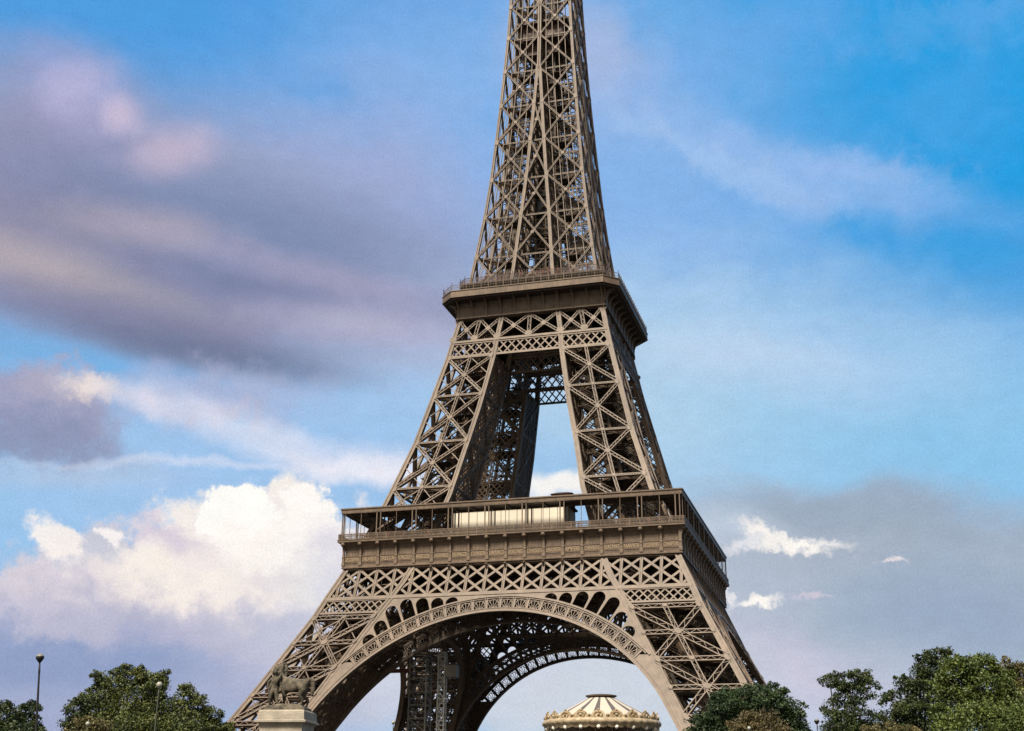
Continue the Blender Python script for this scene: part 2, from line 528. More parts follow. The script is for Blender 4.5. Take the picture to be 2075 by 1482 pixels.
# ------------------------------------------------------------------ tower profile (metres)
KW = [(0, 60.4), (21, 49.7), (25.7, 47.1), (33.3, 43.1), (42, 38.6), (46, 36.9), (50, 35.1), (57.6, 31.9), (66.3, 28.7), (73.3, 26.4),
      (80.6, 24.1), (91.3, 21.45), (101.4, 19.0), (110.4, 17.2), (120.8, 15.2), (130.2, 13.85), (139.3, 12.6), (149.7, 11.5),
      (160.8, 10.6), (171.4, 9.8), (181.5, 9.1), (191.2, 8.5), (201.7, 8.05), (212, 7.6), (240, 6.5), (276, 5.2)]
KI = [(0, 46.0), (20.4, 35.4), (25.6, 32.6), (30.5, 30.1), (35.5, 27.4), (42.4, 23.8), (45.5, 21.9), (48.5, 20.2), (51.6, 18.95),
      (57.6, 16.6), (67.5, 13.65), (78, 11.65), (88.3, 9.45), (100.4, 7.35), (105.6, 6.75), (111, 6.0), (116, 4.9), (127.6, 3.9),
      (138.5, 3.0), (148.8, 2.1), (159.4, 1.3), (170, 0.6), (180, 0.0), (280, 0.0)]
zw, ww = zip(*KW)
zi, wwi = zip(*KI)


def W(z):
    return float(np.interp(z, zw, ww))


def I(z):
    return float(np.interp(z, zi, wwi))


def fr(lo, hi, step=1.0):
    k = max(1, int(round((hi - lo) / step)))
    return [lo + (hi - lo) * i / k for i in range(k + 1)]


def lerp(a, b, t):
    return tuple(a[i] + (b[i] - a[i]) * t for i in range(3))


def add(a, b, k=1.0):
    return tuple(a[i] + b[i] * k for i in range(3))


def girder(mb, p, q, wd, n, d=0.45, cw=0.17, lw=0.085, pitch=None, back=True, trim=0.0):
    """laced box girder from p to q, width wd in the face, depth d along n"""
    P, Q = Vector(p), Vector(q)
    nn = Vector(n).normalized()
    t = Q - P
    L = t.length
    if L < 0.3:
        return
    t /= L
    if trim:
        P = P + t * trim
        Q = Q - t * trim
        L -= 2 * trim
    s = nn.cross(t).normalized()
    n2 = t.cross(s)
    h = (wd - cw) / 2
    for sg in (-1, 1):
        mb.beam(P + s * h * sg, Q + s * h * sg, cw, d, nn)
    pt = pitch or wd * 1.15
    k = max(2, int(L / pt))
    for dep in ((d / 2 - 0.03, -d / 2 + 0.03) if back else (d / 2 - 0.03,)):
        for i in range(k):
            sg = 1 if i % 2 else -1
            a = P + t * (L * i / k) + s * h * sg + n2 * dep
            b = P + t * (L * (i + 1) / k) - s * h * sg + n2 * dep
            mb.beam(a, b, lw, 0.05, nn)


def column(mb, cx, cy, zs, w, flange=(0, -1)):
    """lofted square post; cx(z), cy(z) give its centre; raised strips along its edges"""
    h = w / 2
    mb.loft([[(cx(z) + a * (h - .13), cy(z) + b * (h - .13), z) for a, b in ((-1, -1), (1, -1), (1, 1), (-1, 1))] for z in zs])
    e = 0.33 * w
    for sx in (-1, 1):
        for sy in (-1, 1):
            # angle-iron at each of the four edges
            x0, x1 = sorted((sx * h, sx * (h - e)))
            y0, y1 = sorted((sy * h, sy * (h - e)))
            mb.loft([[(cx(z) + a, cy(z) + b, z) for a, b in ((x0, y0), (x1, y0), (x1, y1), (x0, y1))] for z in zs])


def gusset(mb, c, ux, uz, n, rx, rz, t=0.1):
    """eight-sided joint plate centred at c"""
    ring = []
    for i in range(8):
        a = math.pi / 8 + i * math.pi / 4
        ring.append(add(add(c, ux, rx * math.cos(a)), uz, rz * math.sin(a)))
    mb.loft([[add(p, n, -t / 2) for p in ring], [add(p, n, t / 2) for p in ring]])

# ------------------------------------------------------------------ ground
g = MB()
g.lathe([(0.01, 0), (200, 0), (900, 0), (6000, 0)], seg=64)
g.F = g.F[:-2]
GROUND = mat('ground_gravel', (0.045, 0.042, 0.037), 0.9, var=0.2, scale=0.05)
o = g.build('ground', GROUND)
o['kind'] = 'structure'

# ------------------------------------------------------------------ the tower
tower = thing('lattice_tower', 'giant tapering brown iron lattice tower standing on four arched legs', 'tower')
CW = 1.16


def face_fns(which, ins=0.35, hc=0.58):
    if which == 0:      # outer face towards -y
        return (lambda z: (I(z) + hc, -(W(z) - ins), z)), (lambda z: (W(z) - hc, -(W(z) - ins), z)), (0, -1, 0.4)
    if which == 1:      # outer face towards +x
        return (lambda z: (W(z) - ins, -(W(z) - hc), z)), (lambda z: (W(z) - ins, -(I(z) + hc), z)), (1, 0, 0.4)
    if which == 2:      # inner face towards -x
        return (lambda z: (I(z) + ins, -(I(z) + hc), z)), (lambda z: (I(z) + ins, -(W(z) - hc), z)), (-1, 0, -0.4)
    return (lambda z: (W(z) - hc, -(I(z) + ins), z)), (lambda z: (I(z) + hc, -(I(z) + ins), z)), (0, 1, -0.4)


def pier_face(which, nodes, wd, wv, wh, d, center_h=False, ins=0.35, hc=0.58, gs=1.0, back=True):
    mb = MB()
    A, B, n = face_fns(which, ins, hc)
    for i in range(len(nodes) - 1):
        z0, z1 = nodes[i], nodes[i + 1]
        a0, b0, a1, b1 = A(z0), B(z0), A(z1), B(z1)
        w0 = (Vector(b0) - Vector(a0)).length
        w1 = (Vector(b1) - Vector(a1)).length
        tc_ = w0 / (w0 + w1)
        c = lerp(a0, b1, tc_)
        m0, m1 = lerp(a0, b0, .5), lerp(a1, b1, .5)
        girder(mb, a0, b1, wd, n, d, back=back, trim=0.5)
        girder(mb, b0, a1, wd, n, d * 0.94, back=back, trim=0.5)
        girder(mb, m0, m1, wv, n, d * 0.88, back=back)
        girder(mb, a1, b1, wh, n, d * 0.82, back=back)
        if center_h:
            zc = c[2]
            girder(mb, A(zc), B(zc), wh, n, d * 0.8, back=back)
        if which >= 1:
            for t0, t1 in ((0, .5), (.5, 1), (1, .5), (.5, 0)):
                mb.beam(lerp(a0, b0, t0), lerp(lerp(a0, b0, t1), lerp(a1, b1, t1), .5), .2, .2, n)
                mb.beam(lerp(a1, b1, t0), lerp(lerp(a0, b0, t1), lerp(a1, b1, t1), .5), .2, .2, n)
        ux = tuple((Vector(b0) - Vector(a0)).normalized())
        uz = tuple((Vector(m1) - Vector(m0)).normalized())
        nv = tuple(Vector(ux).cross(Vector(uz)).normalized())
        if Vector(nv).dot(Vector(n)) < 0:
            nv = tuple(-Vector(nv))
        gusset(mb, add(c, nv, d / 2 + 0.03), ux, uz, nv, gs, gs)
        gusset(mb, add(m1, nv, d / 2 + 0.02), ux, uz, nv, gs * .7, gs * .7)
        for e, sg in ((A, 1), (B, -1)):
            for zz in (z0, z1):
                gusset(mb, add(add(e(zz), nv, d / 2 + 0.02), ux, sg * 0.5), ux, uz, nv, gs * 0.75, gs * 1.25)
        if center_h:
            for e, sg in ((A, 1), (B, -1)):
                gusset(mb, add(add(e(c[2]), nv, d / 2 + 0.02), ux, sg * 0.4), ux, uz, nv, gs * 0.6, gs * .8)
    return mb


def fine_lattice(which, z0, z1, pitch, w, d, hc):
    mb = MB()
    A, B, n = face_fns(which, .35, hc)
    z = z0 - 16
    while z < z1:
        S = (Vector(B(max(z, z0))) - Vector(A(max(z, z0)))).length
        za, zb = max(z, z0), min(z + S, z1)
        ta, tb = (za - z) / S, (zb - z) / S
        if zb - za > .5:
            mb.beam(lerp(A(za), B(za), ta), lerp(A(zb), B(zb), tb), w, d, n)
            mb.beam(lerp(B(za), A(za), ta), lerp(B(zb), A(zb), tb), w, d * .9, n)
        z += pitch
    return mb


def diaphragms(mb, zs, wd=0.9, d=0.8):
    for z in zs:
        a, b = I(z) + .6, W(z) - .6
        pts = [(a, -a, z), (b, -a, z), (b, -b, z), (a, -b, z)]
        girder(mb, pts[0], pts[2], wd, (0, 0, 1), d)
        girder(mb, pts[1], pts[3], wd, (0, 0, 1), d * .95)
        mids = [lerp(pts[i], pts[(i + 1) % 4], .5) for i in range(4)]
        for i in range(4):
            girder(mb, mids[i], mids[(i + 1) % 4], wd * .7, (0, 0, 1), d * .6, back=False)


def lift_track(z0, z1, f=0.5, sp=1.7, pit=1.3):
    mb = MB()
    zs = fr(z0, z1, 2.0)
    def c(z, dx, dy):
        m = I(z) + (W(z) - I(z)) * f
        return (m + dx, -(m) + dy, z)
    for dx, dy in ((-sp, -sp * .2), (sp * .2, sp)):
        for i in range(len(zs) - 1):
            mb.beam(c(zs[i], dx, dy), c(zs[i + 1], dx, dy), 0.55, 0.8, (1, -1, 0))
    for z in fr(z0, z1, pit):
        mb.beam(c(z, -sp, -sp * .2), c(z, sp * .2, sp), 0.25, 0.25, (0, 0, 1))
    for z in fr(z0, z1, pit * 4):
        mb.beam(add(c(z, -sp, -sp * .2), (0, 0, -1.2)), add(c(z, -sp * .2, sp), (0, 0, -1.2)), 0.2, 0.3, (0, 0, 1))
    return mb


def stairs(z0, z1, fx=0.3, fy=0.72, run=3.4, rise=1.9):
    mb = MB()
    z = z0
    k = 0
    while z + rise < z1:
        S = W(z) - I(z)
        cx, cy = I(z) + S * fx, -(I(z) + S * fy)
        r = min(run, S * .35) / 2
        s = 1 if k % 2 else -1
        y = cy + (0.45 if k % 2 else -0.45)
        a, b = (cx - r * s, y, z), (cx + r * s, y, z + rise)
        mb.beam(a, b, 0.85, 0.12, (0, 0, 1))
        for oy in (-.42, .42):
            mb.beam(add(a, (0, oy, 1)), add(b, (0, oy, 1)), 0.06, 0.06)
            mb.beam(add(a, (0, oy, .5)), add(b, (0, oy, .5)), 0.04, 0.04)
        mb.box(cx + r * s - .6, cx + r * s + .6, cy - 1, cy + 1, z + rise - .06, z + rise + .06)
        for ox in (-.6, .6):
            mb.beam((cx + r * s + ox, cy - 1, z + rise), (cx + r * s + ox, cy - 1, z + rise + 1.05), .06, .06)
        z += rise
        k += 1
    return mb


def pier(nm, nodes, top, wd, wv, wh, d, center_h, gs, f, cw, track=True):
    zs = sorted(set([nodes[0]] + fr(nodes[0], top, 1.8) + [z for z in zw if nodes[0] < z < top] + [z for z in zi if nodes[0] < z < top]))
    h = cw / 2
    mb = MB()
    lo = lambda z: I(z) + h
    hi = lambda z: W(z) - h
    column(mb, lo, lambda z: -hi(z), zs, cw)
    column(mb, hi, lambda z: -hi(z), zs, cw)
    column(mb, lo, lambda z: -lo(z), zs, cw)
    column(mb, hi, lambda z: -lo(z), zs, cw)
    leg = mb.build(nm, IRON, tower)
    for w in range(4):
        pier_face(w, nodes, wd, wv, wh, d, center_h, gs=gs, hc=h).build('leg_bracing', IRON, leg)
    for w in (2, 3):
        fine_lattice(w, nodes[0], nodes[-1], 2.0 if center_h else 1.6, .2, .5 if center_h else (.4 if w == 2 else .26), h).build('inner_lattice', IRON, leg)
    for z in nodes[1:]:
        mb = MB()
        diaphragms(mb, [z], wd * .8, d)
        mb.build('cross_frame', IRON, leg)
    if center_h:
        for i in range(len(nodes) - 1):
            mb = MB()
            diaphragms(mb, [(nodes[i] + nodes[i + 1]) / 2], wd * .6, d * .7)
            mb.build('cross_frame', IRON, leg)
    if track:
        lift_track(nodes[0], top - 1, f).build('lift_track', IRON, leg)
    stairs(nodes[0] + 0.5, top - 2).build('staircase', IRON, leg)
    stairs(nodes[0] + 1.5, top - 2, 0.72, 0.25, 3.0, 2.1).build('staircase', IRON, leg)
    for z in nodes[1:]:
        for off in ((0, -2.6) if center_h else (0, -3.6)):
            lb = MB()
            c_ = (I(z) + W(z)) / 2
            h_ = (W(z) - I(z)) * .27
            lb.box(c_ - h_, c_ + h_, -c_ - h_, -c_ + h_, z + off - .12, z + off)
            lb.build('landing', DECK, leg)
    four(leg)


pier('leg', [0.6, 10.4, 20.7, 31.05, 41.3], 57.0, 1.1, 0.9, 0.95, 0.8, True, 0.66, 0.5, 1.25)
pier('upper_leg', [58.2, 69.6, 80.4, 91.6, 101.2], 111.2, 0.8, 0.7, 0.5, 0.7, False, 0.55, 0.5, 1.05)
# masonry feet
ft = MB()
for a in (I(0) + .5, W(0) - .5):
    for b in (I(0) + .5, W(0) - .5):
        ft.loft([[(a + i * s, -b + j * s, z) for i, j in ((-1, -1), (1, -1), (1, 1), (-1, 1))] for z, s in ((-1, 3.6), (.5, 3.4), (.52, 3.0), (2.4, 1.7))])
four(ft.build('footing', STONE, tower))


# ---- plane helpers on the -y side (outer: inner=False, inner girders: inner=True)
def FP(inner):
    def f(x, z, dep=0.0):
        return (x, -((I(z) if inner else W(z)) - dep), z)
    return f


def clipseg(p, q, xl, xr):
    """clip 2D segment (x,z)-(x,z) to xl(z) <= x <= xr(z)"""
    t0, t1 = 0.0, 1.0
    n = 60
    ins = []
    for i in range(n + 1):
        t = i / n
        x = p[0] + (q[0] - p[0]) * t
        z = p[1] + (q[1] - p[1]) * t
        if xl(z) <= x <= xr(z):
            ins.append(t)
    if len(ins) < 2:
        return None
    t0, t1 = ins[0], ins[-1]
    return ((p[0] + (q[0] - p[0]) * t0, p[1] + (q[1] - p[1]) * t0), (p[0] + (q[0] - p[0]) * t1, p[1] + (q[1] - p[1]) * t1))


def bar(mb, fp, p, q, w, d, n, dep):
    mb.beam(fp(p[0], p[1], dep), fp(q[0], q[1], dep), w, d, n)


def lattice_band(fp, xl, xr, z0, z1, pitch, w, d, n, rows=2.0, dep=.35, chord=0.5):
    mb = MB()
    h = z1 - z0
    run = pitch * rows
    x = -60.0
    k0 = math.floor((xl(z0) - run - 2) / pitch)
    k1 = math.ceil((xr(z0) + run + 2) / pitch)
    for k in range(k0, k1 + 1):
        for sg in (1, -1):
            s = clipseg((k * pitch, z0), (k * pitch + sg * run, z1), xl, xr)
            if s:
                bar(mb, fp, s[0], s[1], w, d, n, dep + (0.03 if sg > 0 else 0))
    for z in (z0, z1):
        bar(mb, fp, (xl(z), z), (xr(z), z), chord, d * 2.2, n, dep)
    return mb


ALLX = (lambda z: -W(z) + .6), (lambda z: W(z) - .6)
N1 = (0, -1, 0.45)


# ---- main girder under the first platform: 3.84 m bays, double X
def main_girder(inner):
    fp = FP(inner)
    mb = MB()
    if inner:
        xl, xr = (lambda z: -I(z) - .3), (lambda z: I(z) + .3)
    else:
        xl, xr = ALLX
    zt, zb = 51.45, 45.5
    for k in range(-9, 10):
        x = 3.84 * k
        s = clipseg((x, zb), (x, zt), xl, xr)
        if s:
            for o_ in (-.2, .2):
                bar(mb, fp, (s[0][0] + o_, s[0][1]), (s[1][0] + o_, s[1][1]), .17, .5, N1, .36)
            bar(mb, fp, s[0], s[1], .3, .3, N1, .40)
    for k in range(-11, 12):
        for sg in (1, -1):
            s = clipseg((3.84 * k, zt), (3.84 * (k + 2 * sg), zb), xl, xr)
            if s and abs(s[0][1] - s[1][1]) > .5:
                bar(mb, fp, s[0], s[1], .5, .34, N1, .42 if sg > 0 else .47)
    for z in fr(zb, zt, 3):
        pass
    bar(mb, fp, (xl(45.2), 45.2), (xr(45.2), 45.2), .75, .8, N1, .42)
    bar(mb, fp, (xl(51.6), 51.6), (xr(51.6), 51.6), .5, .8, N1, .42)
    # joint plates
    for k in range(-8, 9):
        x = 3.84 * k
        if xl(48.5) < x < xr(48.5):
            gusset(mb, fp(x, 48.47, .17), (1, 0, 0), (0, .42, .9), (0, -.9, .42), .42, .42, .06)
    return mb


girder_o = main_girder(False).build('main_girder', IRON, tower)
# lower lattice strip across the two legs of this side
for sg in (-1, 1):
    if sg > 0:
        f0, f1 = (lambda z: I(z) + .3), (lambda z: W(z) - .6)
    else:
        f0, f1 = (lambda z: -W(z) + .6), (lambda z: -I(z) - .3)
    lattice_band(FP(False), f0, f1, 42.3, 44.9, 1.62, .26, .16, N1, rows=1.62, dep=.3, chord=.42).build('lattice_strip', IRON, girder_o)
four(girder_o)
girder_i = main_girder(True).build('inner_girder', IRON, tower)
four(girder_i)

# ---- arches: rims, pierced spandrel, fan tracery
AC, RI, RO = 3.5, 38.0, 41.25
ST = 3.95


def pol(r, th):
    return r * math.sin(R(th)), AC + r * math.cos(R(th))


def arch(inner):
    fp = FP(inner)
    mb = MB()
    e1 = 64.0
    def ring(ra, rb, d0, d1, a0, a1, step=1.0):
        rings = []
        for th in fr(a0, a1, step):
            xa, za = pol(ra, th)
            xb, zb = pol(rb, th)
            rings.append([fp(xa, za, d0), fp(xb, zb, d0), fp(xb, zb, d1), fp(xa, za, d1)])
        mb.loft(rings)
    TE = 57.0
    def leg_in(z):
        return I(z) + .1
    xe, ze = pol(RI, TE)
    gap0 = leg_in(ze) - xe
    def path(r):
        pts = [pol(r, t) for t in fr(0, TE, 1.0)]
        x1, z1 = pts[-1]
        g1 = leg_in(z1) - x1
        for z in fr(z1, 1.0, 1.5)[1:] if False else [z1 - 1.5 * k_ for k_ in range(1, int((z1 - 1.0) / 1.5))]:
            t = (z1 - z) / (z1 - 1.0)
            pts.append((leg_in(z) - g1 * (1 - .75 * t), z))
        return pts
    def ring2(ra, rb, d0, d1):
        A_, B_ = path(ra), path(rb)
        for sg in (-1, 1):
            rings = [[fp(sg * a[0], a[1], d0), fp(sg * b[0], b[1], d0), fp(sg * b[0], b[1], d1), fp(sg * a[0], a[1], d1)] for a, b in zip(A_, B_)]
            mb.loft(rings)
    ring2(RI, RI + .34, -.22, 1.0)
    ring2(RI + .34, RI + .62, -.05, .3)
    ring2(RI + .62, RI + .74, -.16, .3)
    # web plate where the arch runs into the leg
    for sg in (-1, 1):
        rings = []
        for x, z in path(RI + .5):
            if z > 32.5:
                continue
            rings.append([fp(sg * x, z, .06), fp(sg * (leg_in(z) + .3), z, .06), fp(sg * (leg_in(z) + .3), z, .5), fp(sg * x, z, .5)])
        mb.loft(rings)
    ring(RO - .62, RO - .5, -.14, .3, -45, 45)
    ring(RO - .3, RO, -.22, 1.0, -46, 46)
    ring(RO - .5, RO - .3, .0, .3, -45, 45)
    a = mb.build('arch', IRON, tower)
    # tracery
    tr = MB()
    k = 11
    for i in range(-k, k + 1):
        p, q = pol(RI + .6, i * ST), pol(RO - .4, i * ST)
        for o_ in (-.24, .24):
            th = i * ST + math.degrees(o_ / 39.6)
            p, q = pol(RI + .6, th), pol(RO - .4, th)
            bar(tr, fp, p, q, .13, .3, N1, .05)
        p, q = pol(RI + .6, i * ST), pol(RO - .4, i * ST)
        bar(tr, fp, p, q, .42, .12, N1, .1)
    for i in range(-k, k):
        c0 = (i + .5) * ST
        base = pol(RI + .55, c0)
        rr = 1.9
        # fan of ribs
        tops = []
        for j in range(-2, 3):
            ang = c0 + j * 24
            q = (base[0] + rr * math.sin(R(ang)) * (1.0 if abs(j) < 2 else .72), base[1] + rr * math.cos(R(ang)) * (1.0 if abs(j) < 2 else .72))
            bar(tr, fp, base, q, .11, .12, N1, .1)
        # round head over the fan
        last = None
        for j in range(-6, 7):
            ang = c0 + j * 13
            q = (base[0] + 1.05 * math.sin(R(ang)) * 1.0 + .0, 0)
            cx, cz = pol(RI + 1.35, c0)
            q = (cx + 1.02 * math.sin(R(ang)), cz + 1.02 * math.cos(R(ang)))
            if last:
                bar(tr, fp, last, q, .12, .14, N1, .1)
            last = q
        # scrolls under the outer rim
        for j in (-.32, 0, .32):
            cx, cz = pol(RO - .62 if j else RO - .6, c0 + j * ST)
            cx, cz = pol(RO - .72, c0 + j * ST)
            l2 = None
            for m in range(0, 9):
                a_ = m * 45
                q = (cx + .27 * math.sin(R(a_)), cz + .27 * math.cos(R(a_)))
                if l2:
                    bar(tr, fp, l2, q, .09, .1, N1, .1)
                l2 = q
        # feet scrolls
        for j in (-.3, .3):
            p = pol(RI + .6, c0 + j * ST)
            q = pol(RI + 1.0, c0 + j * .75 * ST)
            bar(tr, fp, p, q, .16, .1, N1, .1)
    tr.build('tracery', IRON, a)
    # pierced spandrel plate
    def leg_x(z):
        return I(z) + .1
    zt = 45.3
    pts = []
    # meeting angle of outer rim and leg
    th = 30.0
    while True:
        x, z = pol(RO - .1, th)
        if x > leg_x(z) or th > 60:
            break
        th += .1
    tm = th
    pts = [pol(RO - .1, t) for t in fr(-tm, tm, 1.0)]
    zm = pts[-1][1]
    right = [(leg_x(z), z) for z in fr(zm + .3, zt, 1.2)]
    left = [(-x, z) for x, z in reversed(right)]
    poly = pts + right + left
    holes = []
    for th, rtop in ((13.82, 42.45), (17.77, 43.25), (21.72, 44.4), (25.67, 45.6), (29.62, 45.75), (33.57, 44.1), (37.52, 42.75)):
        for sg in (-1, 1):
            hw = 1.24
            c = sg * th
            ux = (math.cos(R(c)), -math.sin(R(c)))
            ur = (math.sin(R(c)), math.cos(R(c)))
            hh = rtop - (RO + .1)
            rad = min(hw, hh)
            loop = []
            yb = RO + .08
            mk = lambda t, r: (ux[0] * t + ur[0] * r, AC + ux[1] * t + ur[1] * r)
            # bottom follows the rim
            for t in (-hw, 0, hw):
                loop.append(mk(t, math.sqrt((RO + .08) ** 2 - t * t)))
            for j in range(0, 13):
                a_ = math.pi * j / 12
                loop.append(mk(hw * math.cos(a_), rtop - rad + rad * math.sin(a_) + (0.02 if j in (0, 12) else 0)))
            # keep inside the plate
            if all(abs(x) < leg_x(z) - .05 and z < zt - .1 for x, z in loop):
                holes.append(loop)
            else:
                lp = []
                for x, z in loop:
                    z = min(z, zt - .15)
                    mx = leg_x(z) - .25
                    lp.append((max(-mx, min(mx, x)), z))
                holes.append(lp)
    sp = MB()
    sp.prism(poly, lambda x, z, d_: fp(x, z, .12 + d_), .5, holes)
    sp.build('spandrel', IRON, a)
    return a


a_o = arch(False)
# soffit between the outer and the inner arch of this side
sf = MB()
fo, fi = FP(False), FP(True)
for rr, sc in ((RO - .3, .8),):
    lim = 44
    ths = [i * ST for i in range(-15, 16) if abs(i * ST) < lim]
    for th in ths:
        x, z = pol(rr, th)
        girder(sf, fo(x, z, .8), fi(x, z, -.0), .5, (math.sin(R(th)), 0, math.cos(R(th))), .35, pitch=1.2, back=False)
    for i in range(len(ths) - 1):
        x0, z0 = pol(rr, ths[i])
        x1, z1 = pol(rr, ths[i + 1])
        nrm = (math.sin(R(ths[i])), 0, math.cos(R(ths[i])))
        a0, a1 = fo(x0, z0, .8), fo(x1, z1, .8)
        b0, b1 = fi(x0, z0), fi(x1, z1)
        for t in (.33, .67):
            sf.beam(lerp(a0, b0, t), lerp(a1, b1, t), .3, .4, nrm)
        for t in (0, .5):
            sf.beam(lerp(a0, b0, t), lerp(a1, b1, t + .5), .16, .16, nrm)
            sf.beam(lerp(a0, b0, t + .5), lerp(a1, b1, t), .16, .2, nrm)
sf.build('arch_soffit', IRON, a_o)
four(a_o)
a_i = arch(True)
a_i.name = 'inner_arch'
four(a_i)
# ties between outer and inner girder
tb = MB()
for k in range(-4, 5):
    x = 3.84 * k
    for z in (45.2, 51.5):
        girder(tb, (x, -W(z) + .6, z), (x, -I(z), z), .8, (0, 0, 1), .5)
    for j in range(3):
        y0 = -W(48) + .8 + j * 4.9
        girder(tb, (x, y0, 45.2 if j % 2 else 51.5), (x, y0 + 4.9, 51.5 if j % 2 else 45.2), .6, (1, 0, 0), .4)
for k in range(-4, 4):
    for z in (45.3, 51.4):
        for j in range(2):
            y0, y1 = -W(z) + .8 + j * 7.2, -W(z) + 8.0 + j * 7.2
            tb.beam((3.84 * k, y0, z), (3.84 * k + 3.84, y1, z), .35, .3, (0, 0, 1))
            tb.beam((3.84 * k, y1, z), (3.84 * k + 3.84, y0, z), .35, .34, (0, 0, 1))
four(tb.build('floor_truss', IRON, tower))


# ------------------------------------------------------------------ first platform
def strip(mb, prof, ext=None):
    """profile [(half width, z)] extruded along the -y side with mitred ends"""
    for i in range(len(prof) - 1):
        (w0, z0), (w1, z1) = prof[i], prof[i + 1]
        mb.quad((-w0, -w0, z0), (w0, -w0, z0), (w1, -w1, z1), (-w1, -w1, z1))


fl = MB()
def frame(mb, ro, ri, z0, z1):
    """square ring slab"""
    for (w, z, flip) in ((None, z0, 0), (None, z1, 1)):
        for k in range(4):
            c, s = (1, 0, -1, 0)[k], (0, 1, 0, -1)[k]
            rot = lambda x, y: (x * c - y * s, x * s + y * c, z)
            q = [rot(-ro, -ro), rot(ro, -ro), rot(ri, -ri), rot(-ri, -ri)]
            mb.quad(*(q if flip else reversed(q)))
    for w in (ro, ri):
        for k in range(4):
            c, s = (1, 0, -1, 0)[k], (0, 1, 0, -1)[k]
            rot = lambda x, y, z: (x * c - y * s, x * s + y * c, z)
            mb.quad(rot(-w, -w, z0), rot(w, -w, z0), rot(w, -w, z1), rot(-w, -w, z1))


frame(fl, 34.1, 12.0, 56.2, 57.25)
for k in range(-8, 9):
    x = 3.84 * k
    for y0, y1 in ((-34, -12), (12, 34)) if abs(x) < 12 else ((-34, 34),):
        fl.beam((x, y0, 55.0), (x, y1, 55.0), .5, 2.3, (0, 0, 1)) if False else fl.box(x - .2, x + .2, y0, y1, 53.9, 56.19)
for k in range(-6, 7):
    y = 5.2 * k
    for x0, x1 in ((-33.8, -12), (12, 33.8)) if abs(y) < 12 else ((-33.8, 33.8),):
        fl.box(x0, x1, y - .15, y + .15, 54.4, 56.18)
platform = fl.build('first_platform', DECK, tower)

fz = MB()
FPROF = [(34.0, 51.85), (34.72, 51.86), (34.72, 52.12), (34.5, 52.3), (34.5, 52.55), (34.34, 52.62), (34.34, 52.95), (34.42, 53.0), (34.42, 53.08), (34.34, 53.12), (34.34, 54.22),
         (34.42, 54.26), (34.42, 54.36), (34.12, 54.42), (34.12, 55.1), (34.18, 55.7), (34.36, 56.2), (34.75, 56.65), (35.05, 56.95), (35.45, 57.05), (35.5, 57.1), (35.5, 57.45), (35.58, 57.5), (35.58, 57.62), (34.9, 57.63)]
strip(fz, FPROF)
# fine relief on the upper panels
for k in range(-9, 9):
    for j in range(1, 6):
        x = 3.84 * k + j * .64
        fz.box(x - .04, x + .04, -34.2, -34.1, 54.45, 55.6)
for i in range(-172, 173):
    x = i * .2
    fz.box(x - .05, x + .05, -34.40, -34.33, 52.68, 52.86)
frieze = fz.build('frieze', IRON, platform)
four(frieze)
cs = MB()
# one console: pilaster with rings, curved head and ball
ring = []
for w, z, hw in ((34.75, 52.35, .34), (34.75, 52.9, .34), (34.66, 53.0, .27), (34.66, 53.9, .24), (34.72, 54.0, .3), (34.72, 54.25, .3), (34.64, 54.35, .22), (34.66, 55.2, .2), (34.8, 55.9, .2), (35.0, 56.3, .22), (35.1, 56.5, .3)):
    ring.append([(-hw, -w, z), (hw, -w, z), (hw, -34.1, z), (-hw, -34.1, z)])
cs.loft(ring)
cs.ball((0, -35.06, 56.72), .5, 12, 8)
cs.lathe([(.3, 56.42), (.36, 56.46), (.36, 56.52), (.3, 56.56)], (0, -35.0, 0), 8)
con = cs.build('console', IRON, platform)
for s in range(4):
    for k in range(-9, 9):
        if s == 0 and k == -9:
            c = con
        else:
            c = con.copy()
            COL.objects.link(c)
        a = s * math.pi / 2
        x = 3.84 * k if k > -9 else -34.56 + .15
        c.rotation_euler = (0, 0, a)
        c.location = (x * math.cos(a), x * math.sin(a), 0)

# surnames on the frieze, 18 to a side
NAMES = [['SEGUIN', 'LALANDE', 'TRESCA', 'PONCELET', 'BRESSE', 'LAGRANGE', 'BELANGER', 'CUVIER', 'LAPLACE', 'DULONG', 'CHASLES', 'LAVOISIER', 'AMPERE', 'CHEVREUL', 'FLACHAT', 'NAVIER', 'LEGENDRE', 'CHAPTAL'],
         ['JAMIN', 'GAY-LUSSAC', 'FIZEAU', 'SCHNEIDER', 'LE CHATELIER', 'BERTHIER', 'BARRAL', 'DE DION', 'GOUIN', 'JOUSSELIN', 'BROCA', 'BECQUEREL', 'CORIOLIS', 'CAIL', 'TRIGER', 'GIFFARD', 'PERRIER', 'STURM']]
dg = None
for s, names in enumerate(NAMES):
    for i, nmx in enumerate(names):
        cu = bpy.data.curves.new('name_lettering', 'FONT')
        cu.body = nmx
        cu.size = 1.12
        cu.align_x = 'CENTER'
        cu.extrude = .03
        cu.offset = .018
        cu.resolution_u = 2
        to = bpy.data.objects.new('tmp', cu)
        COL.objects.link(to)
        bpy.context.view_layer.update()
        dg = bpy.context.evaluated_depsgraph_get()
        me = bpy.data.meshes.new_from_object(to.evaluated_get(dg))
        bpy.data.objects.remove(to)
        wdt = max(v.co.x for v in me.vertices) - min(v.co.x for v in me.vertices)
        k = min(1.0, 3.05 / wdt)
        x = 3.84 * (i - 8.5)
        for v in me.vertices:
            v.co = Vector((x + v.co.x * k, -34.39 - v.co.z, 53.27 + v.co.y))
        me.materials.clear()
        me.materials.append(GOLD)
        lo_ = link('name_lettering', me, platform, s * math.pi / 2)

